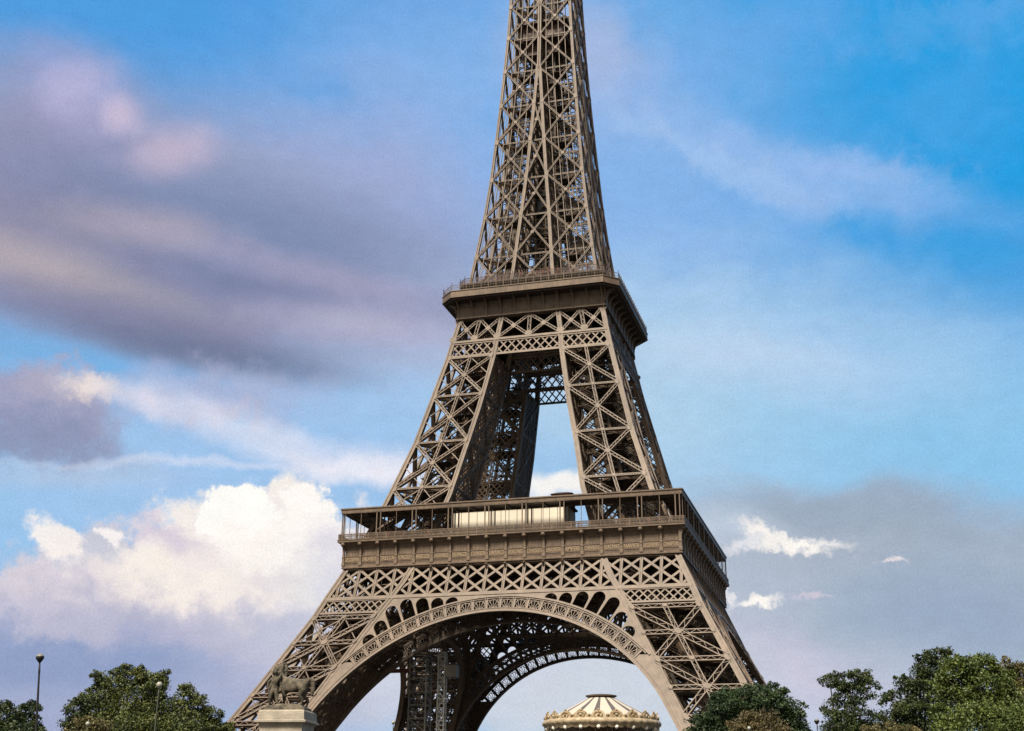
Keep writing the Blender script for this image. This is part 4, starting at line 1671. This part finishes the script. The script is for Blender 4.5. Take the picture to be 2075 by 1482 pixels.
tree('broadleaf_tree', 'thin see-through dark tree standing apart right of the tower', 112,
     [(1685, 1378, 22, 16), (1715, 1385, 30, 21), (1745, 1370, 27, 16), (1755, 1398, 22, 21), (1720, 1410, 32, 21), (1695, 1440, 22, 26), (1740, 1450, 32, 26), (1700, 1475, 37, 26), (1755, 1480, 32, 26), (1720, 1510, 62, 43)], 1720, L_DARK, seed=21, size=0.168, dens=190, twigs=1)
tree('broadleaf_tree', 'spiky dark tree between the thin tree and the big green tree', 116,
     [(1880, 1350, 26, 26), (1900, 1335, 22, 20), (1925, 1325, 14, 12), (1860, 1375, 26, 24), (1840, 1395, 24, 22), (1885, 1400, 36, 36), (1805, 1420, 18, 22), (1830, 1440, 32, 28), (1870, 1455, 44, 40), (1800, 1455, 24, 22), (1840, 1500, 70, 50), (1878, 1325, 8, 8)], 1860, L_DARK, seed=24, size=0.182, dens=189, twigs=3)
tree('broadleaf_tree', 'large bright green tree in the bottom right corner', 108,
     [(1950, 1360, 42, 28), (1985, 1352, 36, 22), (1930, 1390, 34, 34), (2000, 1390, 50, 36), (1960, 1430, 56, 42), (2040, 1440, 60, 50), (1980, 1490, 90, 60), (2070, 1490, 70, 60)], 1990, L_BRIGHT, seed=27, size=0.182, dens=231, fill=.3)
tree('broadleaf_tree', 'olive green crown cut by the right edge of the photo', 118,
     [(2040, 1362, 30, 20), (2075, 1375, 40, 26), (2060, 1410, 50, 36), (2100, 1440, 60, 50), (2090, 1500, 70, 60)], 2085, L_OLIVE, seed=29, size=0.182, dens=220, fill=.35)
tree('shrub', 'low olive bush under the thin tree on the right', 90,
     [(1790, 1485, 36, 18), (1830, 1490, 30, 18), (1765, 1492, 24, 16)], 1795, L_OLIVE, seed=31, size=0.126, dens=315, cat='bush')


# ------------------------------------------------------------------ lamps
POLE = mat('green_grey_paint', (0.05, 0.055, 0.04), .7)


def lamp(name, label, u, v, D, dia, pole_w, dark=True, group=None, polem=None):
    c = at(u, v, D)
    gz_ = ground_z(c)
    t = thing(name, label, 'street lamp', (c.x, c.y, gz_), 0, group)
    h = c.z - gz_
    mb = MB()
    w = pole_w / 2
    mb.lathe([(w * 2.4, 0), (w * 2.4, .5), (w * 1.7, .7), (w * 1.5, 1.6), (w * 1.2, 1.7), (w, 3), (w * .55, h - dia * .6 - .5), (w * .7, h - dia * .6 - .4), (w * .45, h - dia * .55)], seg=10)
    mb.build('pole', polem or (BLACKM if dark else POLE), t, smooth=True)
    r = dia / 2
    if dark:
        mb = MB()
        mb.lathe([(w * .5, h - r * 1.25), (r * .5, h - r * .9), (r * .93, h - r * .3), (r * 1.02, h + .02), (r * .98, h + .05)], seg=14)
        mb.build('lamp_cup', BLACKM, t, smooth=True)
        mb = MB()
        mb.lathe([(r * .98, h + .05), (r * .9, h + r * .4), (r * .62, h + r * .78), (.01, h + r)], seg=14)
        mb.build('lamp_globe', GREYM, t, smooth=True)
    else:
        mb = MB()
        mb.ball((0, 0, h), r, 14, 10)
        mb.build('lamp_globe', GLOBE, t, smooth=True)
        mb = MB()
        mb.lathe([(w * .5, h - r * 1.3), (r * .5, h - r * 1.05), (r * .55, h - r * .82)], seg=12)
        mb.build('lamp_cup', GREYM, t)
    return t


tl = lamp('street_lamp', 'tall slim black lamp post with a round head at the far left', 81, 1333, 60, .36, .15)
hd_, bt_ = at(81, 1333, 60), at(73, 1482, 60)
dv_ = (hd_ - bt_).normalized()
tl.rotation_euler = dv_.to_track_quat('Z', 'Y').to_euler()
tl.location = hd_ - dv_ * (hd_.z - TZ)
lamp('street_lamp', 'pale globe lamp standing in front of the tall rounded tree', 323, 1388, 100, .46, .16, False)
lamp('street_lamp', 'small globe lamp above the olive bush on the left', 178, 1467, 90, .30, .1, False)
lamp('street_lamp', 'lamp with a pale globe beside the scaffold mast under the arch', 797, 1464, 150, .42, .14, False)
lamp('street_lamp', 'dark round lamp left of the thin tree on the right', 1655, 1462, 108, .42, .12)
lamp('street_lamp', 'white lamp head poking up before the brownish shrub', 1518, 1476, 70, .2, .09, False)

# ------------------------------------------------------------------ scaffold mast, hoist mast and walkway under the tower
def mast(name, label, x, y, sx, sy, h, sec, w, m, cat):
    mb = MB()
    cs_ = [(x - sx / 2, y - sy / 2), (x + sx / 2, y - sy / 2), (x + sx / 2, y + sy / 2), (x - sx / 2, y + sy / 2)]
    for c in cs_:
        mb.beam((*c, 0), (*c, h), w * 1.5, w * 1.5)
    t = thing(name, label, cat, (0, 0, 0))
    mb.build('upright', m, t)
    mb = MB()
    z = 0
    k = 0
    while z < h - .1:
        z1 = min(z + sec, h)
        for i in range(4):
            a, b = cs_[i], cs_[(i + 1) % 4]
            n = (0, -1, 0) if i % 2 == 0 else (1, 0, 0)
            mb.beam((*a, z1), (*b, z1), w * 1.2, w, n)
            if k % 2:
                mb.beam((*a, z), (*b, z1), w, w, n)
            else:
                mb.beam((*b, z), (*a, z1), w, w, n)
            mb.beam((*a, (z + z1) / 2), (*b, (z + z1) / 2), w * .6, w * .6, n)
        z = z1
        k += 1
    mb.build('bracing', m, t)
    return t


ms = mast('scaffold_mast', 'tall square grey lattice scaffold mast seen through the left of the arch', -22.3, -20, 3.6, 3.2, 35.8, 2.6, .16, GREYM, 'scaffold')
for z in fr(2.6, 35.8, 2.6):
    pl_ = MB()
    pl_.box(-24.0, -20.6, -21.5, -18.6, z - .06, z + .02)
    pl_.build('scaffold_board', DECK, ms)
hm = mast('hoist_mast', 'narrow pale lattice hoist mast with square openings right of the scaffold', -17.9, -19, 1.4, 1.4, 36.6, 1.7, .13, WHITEM, 'hoist')
hc = MB()
hc.box(-17.1, -14.6, -19.9, -18.0, 31.5, 34.0)
hc.build('hoist_cabin', GREYM, hm)
wk = MB()
wk.box(-37.5, -24.3, -20.8, -19.0, 33.0, 33.25)
wk.box(-37.5, -24.3, -20.85, -20.7, 32.5, 33.3)
for x in fr(-37.5, -24.3, 1.1):
    wk.beam((x, -20.7, 33.2), (x, -20.7, 34.4), .08, .08)
for z in (33.8, 34.4):
    wk.beam((-37.5, -20.7, z), (-24.3, -20.7, z), .08, .08)
t = thing('walkway', 'red brown gangway running from the left leg to the scaffold mast', 'walkway', (0, 0, 0))
wk.build('walkway_deck', mat('walkway_red', (0.14, 0.05, 0.04), .7), t)
bx = MB()
bx.box(-30.2, -28.6, -20.4, -19.2, 33.25, 34.7)
bx.box(-30.3, -28.5, -20.5, -19.1, 34.7, 34.85)
add_tag(bx.build('equipment_box', WHITEM), 'white box standing on the red brown gangway', 'box')

# ------------------------------------------------------------------ pedestal and horse statue
PD = 95.0
pc = at(584, 1437, PD)
PZ = at(584, 1438, PD - 1.8).z
PROT = R(9)
ped = thing('stone_pedestal', 'pale square stone pedestal with a moulded cap under the horse statue', 'pedestal', (pc.x, pc.y, TZ), PROT)
H = PZ - TZ
mb = MB()
def sq(w, z, d=None):
    return [(-w, -w, z), (w, -w, z), (w, w, z), (-w, w, z)]
mb.loft([sq(1.95, 0), sq(1.95, .8), sq(1.75, 1.0), sq(1.58, 1.2), sq(1.55, H - 1.0), sq(1.55, H - .98)])
mb.build('shaft', STONE, ped)
mb = MB()
mb.loft([sq(1.6, H - .98), sq(1.62, H - .93), sq(1.86, H - .86), sq(1.86, H - .74), sq(1.72, H - .68), sq(1.68, H - .3), sq(1.66, H - .1), sq(1.6, H)])
mb.build('cap', STONE, ped)
mb = MB()
for z in fr(1.4, H - 1.1, .95):
    mb.loft([sq(1.553, z - .012), sq(1.553, z + .012)], cap=False)
mb.build('joint_line', mat('mortar', (0.16, 0.135, 0.10), .9), ped)


def skinmesh(name, nodes, edges, m, parent, sub=2, bulk=1.0):
    me = bpy.data.meshes.new(name)
    ks = list(nodes)
    me.from_pydata([nodes[k][:3] for k in ks], [(ks.index(a), ks.index(b)) for a, b in edges], [])
    o = bpy.data.objects.new(name, me)
    COL.objects.link(o)
    md = o.modifiers.new('skin', 'SKIN')
    md.use_smooth_shade = True
    for i, k in enumerate(ks):
        r = nodes[k][3] * bulk
        v = me.skin_vertices[0].data[i]
        v.radius = (r, r) if len(nodes[k]) < 5 else (r, nodes[k][4] * bulk)
        v.use_root = (i == 0)
    s = o.modifiers.new('sub', 'SUBSURF')
    s.levels = s.render_levels = sub
    bpy.context.view_layer.update()
    dgx = bpy.context.evaluated_depsgraph_get()
    m2 = bpy.data.meshes.new_from_object(o.evaluated_get(dgx))
    bpy.data.objects.remove(o)
    m2.materials.clear()
    m2.materials.append(m)
    m2.name = name
    return link(name, m2, parent)


# the horse faces left (-x), neck raised; the warrior stands at its shoulder
st_ = thing('horse_statue', 'weathered stone statue of a horse led by a standing warrior on the pedestal', 'statue', (pc.x, pc.y, PZ), PROT)
pb = MB()
pb.loft([[(-1.55, -1.0, -.02), (1.5, -1.0, -.02), (1.5, 1.0, -.02), (-1.55, 1.0, -.02)], [(-1.5, -.95, .2), (1.45, -.95, .2), (1.45, .95, .2), (-1.5, .95, .2)],
         [(-1.35, -.85, .34), (1.3, -.85, .26), (1.3, .85, .26), (-1.35, .85, .34)], [(-.5, -.6, .5), (.95, -.6, .46), (.95, .6, .46), (-.5, .6, .5)]])
pb.build('rock_base', STATUE, st_)
hn = {
    'pel': (.92, .1, 1.95, .46, .42), 'mid': (.35, .1, 1.86, .46, .42), 'che': (-.40, .1, 2.02, .52, .46), 'sho': (-.70, .1, 2.22, .44, .38),
    'nk1': (-.80, .1, 2.62, .36, .27), 'nk2': (-.74, .12, 2.98, .27, .2), 'pol': (-.64, .12, 3.26, .19, .16), 'hd1': (-.88, .1, 3.16, .18, .14),
    'hd2': (-1.10, .08, 2.94, .13, .11), 'muz': (-1.24, .07, 2.78, .11, .10),
    'rmp': (1.22, .1, 1.95, .34, .34),
    'tl1': (1.46, .1, 2.3, .14), 'tl2': (1.68, .12, 2.2, .19), 'tl3': (1.72, .12, 1.5, .15), 'tl4': (1.66, .12, 1.05, .07),
    'fl1': (-.62, -.18, 1.45, .2), 'fl2': (-1.05, -.2, 1.18, .12), 'fl3': (-1.02, -.2, .82, .075), 'fl4': (-.92, -.2, .66, .1),
    'fr1': (-.5, .38, 1.4, .19), 'fr2': (-.46, .4, .95, .11), 'fr3': (-.48, .4, .45, .075), 'fr4': (-.54, .4, .3, .11),
    'bl1': (1.02, -.2, 1.4, .26), 'bl2': (.82, -.22, 1.1, .15), 'bl3': (1.1, -.22, .8, .095), 'bl4': (1.0, -.22, .42, .07), 'bl5': (.92, -.22, .3, .1),
    'br1': (1.1, .4, 1.4, .25), 'br2': (.95, .42, 1.08, .15), 'br3': (1.32, .42, .8, .095), 'br4': (1.25, .42, .42, .07), 'br5': (1.18, .42, .3, .1),
    'er1': (-.60, .04, 3.44, .05), 'er2': (-.58, .22, 3.44, .05)}
he = [('pel', 'mid'), ('mid', 'che'), ('che', 'sho'), ('sho', 'nk1'), ('nk1', 'nk2'), ('nk2', 'pol'), ('pol', 'hd1'), ('hd1', 'hd2'), ('hd2', 'muz'), ('pel', 'rmp'),
      ('rmp', 'tl1'), ('tl1', 'tl2'), ('tl2', 'tl3'), ('tl3', 'tl4'), ('che', 'fl1'), ('fl1', 'fl2'), ('fl2', 'fl3'), ('fl3', 'fl4'), ('che', 'fr1'), ('fr1', 'fr2'), ('fr2', 'fr3'), ('fr3', 'fr4'),
      ('pel', 'bl1'), ('bl1', 'bl2'), ('bl2', 'bl3'), ('bl3', 'bl4'), ('bl4', 'bl5'), ('pel', 'br1'), ('br1', 'br2'), ('br2', 'br3'), ('br3', 'br4'), ('br4', 'br5'), ('pol', 'er1'), ('pol', 'er2')]
skinmesh('horse', hn, he, STATUE, st_, 2, 1.16)
mn = MB()
for i in range(9):
    t_ = i / 8
    x, z = -.5 + .12 * math.sin(t_ * 3), 3.35 - t_ * 1.0
    mn.ball((x + .06, .1, z), .13 - .03 * t_, 7, 5)
mn.build('mane', STATUE, st_, smooth=True)
wn = {
    'hip': (-.98, -.55, 1.5, .2, .16), 'wst': (-.97, -.55, 1.75, .17, .14), 'chs': (-.95, -.55, 2.1, .24, .17), 'nck': (-.93, -.57, 2.42, .085), 'hea': (-.95, -.6, 2.6, .13), 'top': (-.95, -.6, 2.76, .12),
    'la': (-1.2, -.6, 2.24, .1), 'lb': (-1.42, -.68, 1.95, .075), 'lc': (-1.38, -.8, 1.68, .06), 'lh': (-1.36, -.84, 1.58, .055),
    'ra': (-.7, -.55, 2.26, .1), 'rb': (-.55, -.5, 2.5, .075), 'rc': (-.66, -.35, 2.72, .055), 'rh': (-.72, -.28, 2.8, .055),
    'l1': (-1.1, -.58, 1.35, .15), 'l2': (-1.2, -.66, .85, .1), 'l3': (-1.22, -.58, .38, .065), 'l4': (-1.24, -.6, .28, .07), 'l5': (-1.36, -.72, .26, .05),
    'r1': (-.85, -.55, 1.35, .15), 'r2': (-.72, -.6, .85, .1), 'r3': (-.62, -.5, .38, .065), 'r4': (-.62, -.52, .28, .07), 'r5': (-.72, -.66, .26, .05)}
we = [('hip', 'wst'), ('wst', 'chs'), ('chs', 'nck'), ('nck', 'hea'), ('hea', 'top'), ('chs', 'la'), ('la', 'lb'), ('lb', 'lc'), ('lc', 'lh'), ('chs', 'ra'), ('ra', 'rb'), ('rb', 'rc'), ('rc', 'rh'),
      ('hip', 'l1'), ('l1', 'l2'), ('l2', 'l3'), ('l3', 'l4'), ('l4', 'l5'), ('hip', 'r1'), ('r1', 'r2'), ('r2', 'r3'), ('r3', 'r4'), ('r4', 'r5')]
skinmesh('warrior', wn, we, STATUE, st_, 2, 1.28)
hl = MB()
hl.lathe([(.2, 2.6), (.21, 2.72), (.18, 2.86), (.1, 2.95), (.02, 2.98)], (-.95, -.6, 0), 12)
hl.loft([[(-1.06, -.62, 2.9), (-1.06, -.58, 2.9), (-1.06, -.58, 3.0), (-1.06, -.62, 3.0)], [(-.9, -.63, 2.95), (-.9, -.57, 2.95), (-.9, -.57, 3.12), (-.9, -.63, 3.12)], [(-.68, -.62, 2.78), (-.68, -.58, 2.78), (-.66, -.58, 2.98), (-.66, -.62, 2.98)]])
hl.build('helmet', STATUE, st_, smooth=True)
ck = MB()
ck.loft([[(-1.32, -.2, 2.3), (-1.12, -.35, 2.35), (-1.1, -.1, 2.35), (-1.3, -.05, 2.3)], [(-1.5, -.3, 1.5), (-1.2, -.45, 1.5), (-1.15, -.1, 1.5), (-1.45, -.05, 1.5)], [(-1.45, -.3, .7), (-1.2, -.4, .6), (-1.15, -.1, .6), (-1.4, -.05, .7)]])
ck.loft([[(-.78 + .12 * k_, -.42 - .03 * k_, 2.3 - .32 * k_), (-.7 + .12 * k_, -.3, 2.3 - .32 * k_), (-.6 + .14 * k_, -.34, 2.25 - .32 * k_), (-.66 + .14 * k_, -.46 - .03 * k_, 2.25 - .32 * k_)] for k_ in range(5)])
ck.build('cloak', STATUE, st_, smooth=True)

# ------------------------------------------------------------------ carousel
CD = 112.0
cc = at(1219, 1462, CD)
kz = lambda v: at(1219, v, CD).z - TZ
kn = lambda v: at(1219, v, CD - 5).z - TZ
car = thing('carousel', 'ornate cream double deck carousel with a scalloped crown seen under the arch', 'carousel', (cc.x, cc.y, TZ))
CR_C = mat('carousel_cream', (0.20, 0.155, 0.095), .5, col2=(0.36, 0.30, 0.21), scale=3)
CR_G = mat('carousel_gilt', (0.11, 0.07, 0.033), .45, col2=(0.33, 0.26, 0.15), scale=5)
CR_W = mat('carousel_canvas', (0.36, 0.325, 0.28), .7, var=.04)
CR_D = mat('carousel_stripe', (0.07, 0.063, 0.06), .7, var=.1)
CR_B = mat('carousel_ceiling', (0.035, 0.018, 0.012), .6, var=.3, scale=3)
RC = 4.88
z_brd, z_top, z_cone, z_cap = kn(1456), kn(1441), kz(1415), kz(1411)
NP = 20
# canvas cone with dark stripes
seg = 15 * 3
for nm_, mm, pick in (('canopy', CR_W, lambda j: j % 3 != 1), ('canopy_stripe', CR_D, lambda j: j % 3 == 1)):
    cv_ = MB()
    for j in range(seg):
        if not pick(j):
            continue
        a0, a1 = 2 * math.pi * (j) / seg, 2 * math.pi * (j + 1) / seg
        pr = [(4.7, z_brd + .15), (3.6, z_brd + .15 + (z_cone - z_brd) * .3), (2.3, z_brd + .15 + (z_cone - z_brd) * .62), (1.15, z_cone)]
        for i in range(3):
            (r0, q0), (r1, q1) = pr[i], pr[i + 1]
            cv_.quad((r0 * math.cos(a0), r0 * math.sin(a0), q0), (r0 * math.cos(a1), r0 * math.sin(a1), q0), (r1 * math.cos(a1), r1 * math.sin(a1), q1), (r1 * math.cos(a0), r1 * math.sin(a0), q1))
    cv_.build(nm_, mm, car)
cp_ = MB()
cp_.lathe([(1.1, z_cone - .02), (1.12, z_cone + .04), (1.34, z_cap - .05), (1.36, z_cap + .04), (1.0, z_cap + .1), (.3, z_cap + .17), (.02, z_cap + .2)], seg=24)
cp_.build('canopy_cap', mat('carousel_cap', (0.09, 0.065, 0.05), .6), car)
# crown of shaped panels
for i in range(NP):
    a = 2 * math.pi * (i + .5) / NP
    hw = math.pi * RC / NP * .96
    hgt = (z_top + .14) - z_brd
    pts = [(-hw, 0), (hw, 0), (hw, hgt * .38), (hw * .92, hgt * .46), (hw * .74, hgt * .5), (hw * .68, hgt * .72), (hw * .46, hgt * .86), (hw * .22, hgt * .96), (0, hgt * 1.04),
           (-hw * .22, hgt * .96), (-hw * .46, hgt * .86), (-hw * .68, hgt * .72), (-hw * .74, hgt * .5), (-hw * .92, hgt * .46), (-hw, hgt * .38)]
    tt = lambda x, z, d_: ((RC - .02 - d_ - .12 * (z / hgt)) * math.cos(a) - x * math.sin(a), (RC - .02 - d_ - .12 * (z / hgt)) * math.sin(a) + x * math.cos(a), z_brd + z)
    pp = MB()
    pp.prism(pts, tt, .08)
    pn = pp.build('crown_panel', CR_C if i % 2 else CR_G, car)
    od = MB()
    for q in range(8):
        b0, b1 = q * math.pi / 4, (q + 1) * math.pi / 4
        c0 = tt(hw * .5 * math.cos(b0), hgt * .48 + hgt * .3 * math.sin(b0), -.03)
        c1 = tt(hw * .5 * math.cos(b1), hgt * .48 + hgt * .3 * math.sin(b1), -.03)
        od.beam(c0, c1, .07, .08, (math.cos(a), math.sin(a), 0))
    od.ball(tt(0, hgt * .48, -.02), .13, 8, 5)
    od.ball(tt(0, hgt * 1.02, .02), .1, 7, 5)
    od.build('ornament', CR_G if i % 2 else CR_C, pn)
    # pendant scroll between panels
    e = MB()
    ae = 2 * math.pi * i / NP
    e.ball((RC * 1.0 * math.cos(ae), RC * 1.0 * math.sin(ae), z_brd + .3), .13, 7, 5)
    e.build('boss', CR_G, car)
# swelling cornice and scalloped valance
vb = MB()
rings = []
sg_ = 160
for (r, z, s) in ((RC + .02, z_brd + .12, 0), (RC + .12, z_brd + .04, .02), (RC + .16, z_brd - .12, .04), (RC + .1, z_brd - .28, .05), (RC - .02, z_brd - .38, .05), (RC - .05, z_brd - .55, .0)):
    ring = []
    for j in range(sg_):
        a = 2 * math.pi * j / sg_
        bul = abs(math.sin(a * NP))
        dz = -.14 * bul if z < z_brd - .5 else 0
        ring.append(((r + s * bul * 2.2) * math.cos(a), (r + s * bul * 2.2) * math.sin(a), z + dz))
    rings.append(ring)
vb.loft(rings, cap=False)
vb.build('valance', CR_C, car, smooth=True)
cl_ = MB()
cl_.lathe([(RC - .15, z_brd - .4), (RC - .18, z_brd - .52), (3.2, z_brd - .62), (1.6, z_brd - 1.0)], seg=40)
cl_.build('ceiling', CR_B, car)
gl = MB()
gl.ball((0, 0, 0), .17, 12, 8)
gb = gl.build('lamp_globe', mat('lit_globe_glass', (0.62, 0.6, 0.54), 0.2, var=0.03), car, smooth=True)  # globes look lit through a paler base colour, no emission
for i in range(NP):
    c = gb if i == 0 else gb.copy()
    if i:
        COL.objects.link(c)
    a = 2 * math.pi * (i + .5) / NP
    c.location = ((RC - .1) * math.cos(a), (RC - .1) * math.sin(a), z_brd - .62)
dr = MB()
dr.lathe([(1.55, .6), (1.55, z_brd - 1.3), (1.75, z_brd - 1.15), (1.7, z_brd - .7)], seg=24)
dr.build('centre_drum', CR_G, car)
po = MB()
po.beam((0, 0, .6), (0, 0, z_brd - .6), .045, .045)
pr_ = po.build('brass_pole', GREYM, car)
k_ = 0
for rr0, nn0 in ((4.4, 20), (3.3, 14)):
    for i in range(nn0):
        c = pr_ if k_ == 0 else pr_.copy()
        if k_:
            COL.objects.link(c)
        a = 2 * math.pi * (i + .3) / nn0
        c.location = (rr0 * math.cos(a), rr0 * math.sin(a), 0)
        k_ += 1
bs = MB()
bs.lathe([(5.3, 0), (5.3, .5), (5.1, .6)], seg=40)
bs.build('base_deck', CR_C, car)
bs = MB()
zm_ = (z_brd) * .5
bs.lathe([(4.6, zm_), (4.95, zm_ + .05), (4.95, zm_ + .45), (4.6, zm_ + .5)], seg=40)
bs.build('upper_deck', CR_C, car)

# ------------------------------------------------------------------ visitors on the second platform
def person(x, y, z, rz, ci, lab='tiny distant visitor standing at the railing of the second platform', grp='visitors along the second platform railing'):
    cols = [(0.05, 0.05, 0.07), (0.22, 0.2, 0.18), (0.16, 0.04, 0.04), (0.03, 0.05, 0.1), (0.3, 0.3, 0.28)]
    t = thing('person', lab, 'person', (x, y, z), rz, grp)
    n = {'hip': (0, 0, .92, .14, .11), 'wst': (0, 0, 1.1, .13, .1), 'chs': (0, 0, 1.34, .17, .11), 'nck': (0, 0, 1.5, .055), 'hea': (0, -.01, 1.6, .09), 'top': (0, 0, 1.7, .08),
         'la': (-.2, 0, 1.4, .055), 'lb': (-.26, -.04, 1.12, .045), 'lc': (-.2, -.22, 1.05, .035), 'ra': (.2, 0, 1.4, .055), 'rb': (.26, -.04, 1.12, .045), 'rc': (.2, -.22, 1.05, .035),
         'l1': (-.09, 0, .8, .09), 'l2': (-.1, 0, .45, .065), 'l3': (-.1, 0, .08, .045), 'l4': (-.1, -.14, .04, .04), 'r1': (.09, 0, .8, .09), 'r2': (.1, 0, .45, .065), 'r3': (.1, 0, .08, .045), 'r4': (.1, -.14, .04, .04)}
    e = [('hip', 'wst'), ('wst', 'chs'), ('chs', 'nck'), ('nck', 'hea'), ('hea', 'top'), ('chs', 'la'), ('la', 'lb'), ('lb', 'lc'), ('chs', 'ra'), ('ra', 'rb'), ('rb', 'rc'), ('hip', 'l1'), ('l1', 'l2'), ('l2', 'l3'), ('l3', 'l4'), ('hip', 'r1'), ('r1', 'r2'), ('r2', 'r3'), ('r3', 'r4')]
    key = 'cloth%d' % ci
    m = bpy.data.materials.get(key) or mat(key, cols[ci], .8)
    if key not in PM:
        PM[key] = skinmesh('body', n, e, m, t, 1)
        return t
    c = PM[key].copy()
    COL.objects.link(c)
    c.parent = t
    return t


PM = {}
rnd = random.Random(4)
for x in (-12.5, -9.1, -6.4, -2.0, 1.3, 3.1, 4.0, 6.6, 8.2, 9.0, 10.7, 12.9, 14.3):
    person(x + rnd.uniform(-.4, .4), -16.7, 119.95, rnd.uniform(-.5, .5), rnd.randrange(5))
for x in (-30.2, -24.6, -20.9, -15.8, -9.7, -3.4, 2.2, 7.7, 14.9, 17.2, 22.4, 28.8):
    person(x + rnd.uniform(-.5, .5), -34.7, 57.25, rnd.uniform(-.5, .5), rnd.randrange(5), 'tiny distant visitor behind the balustrade of the first platform', 'visitors along the first platform balustrade')
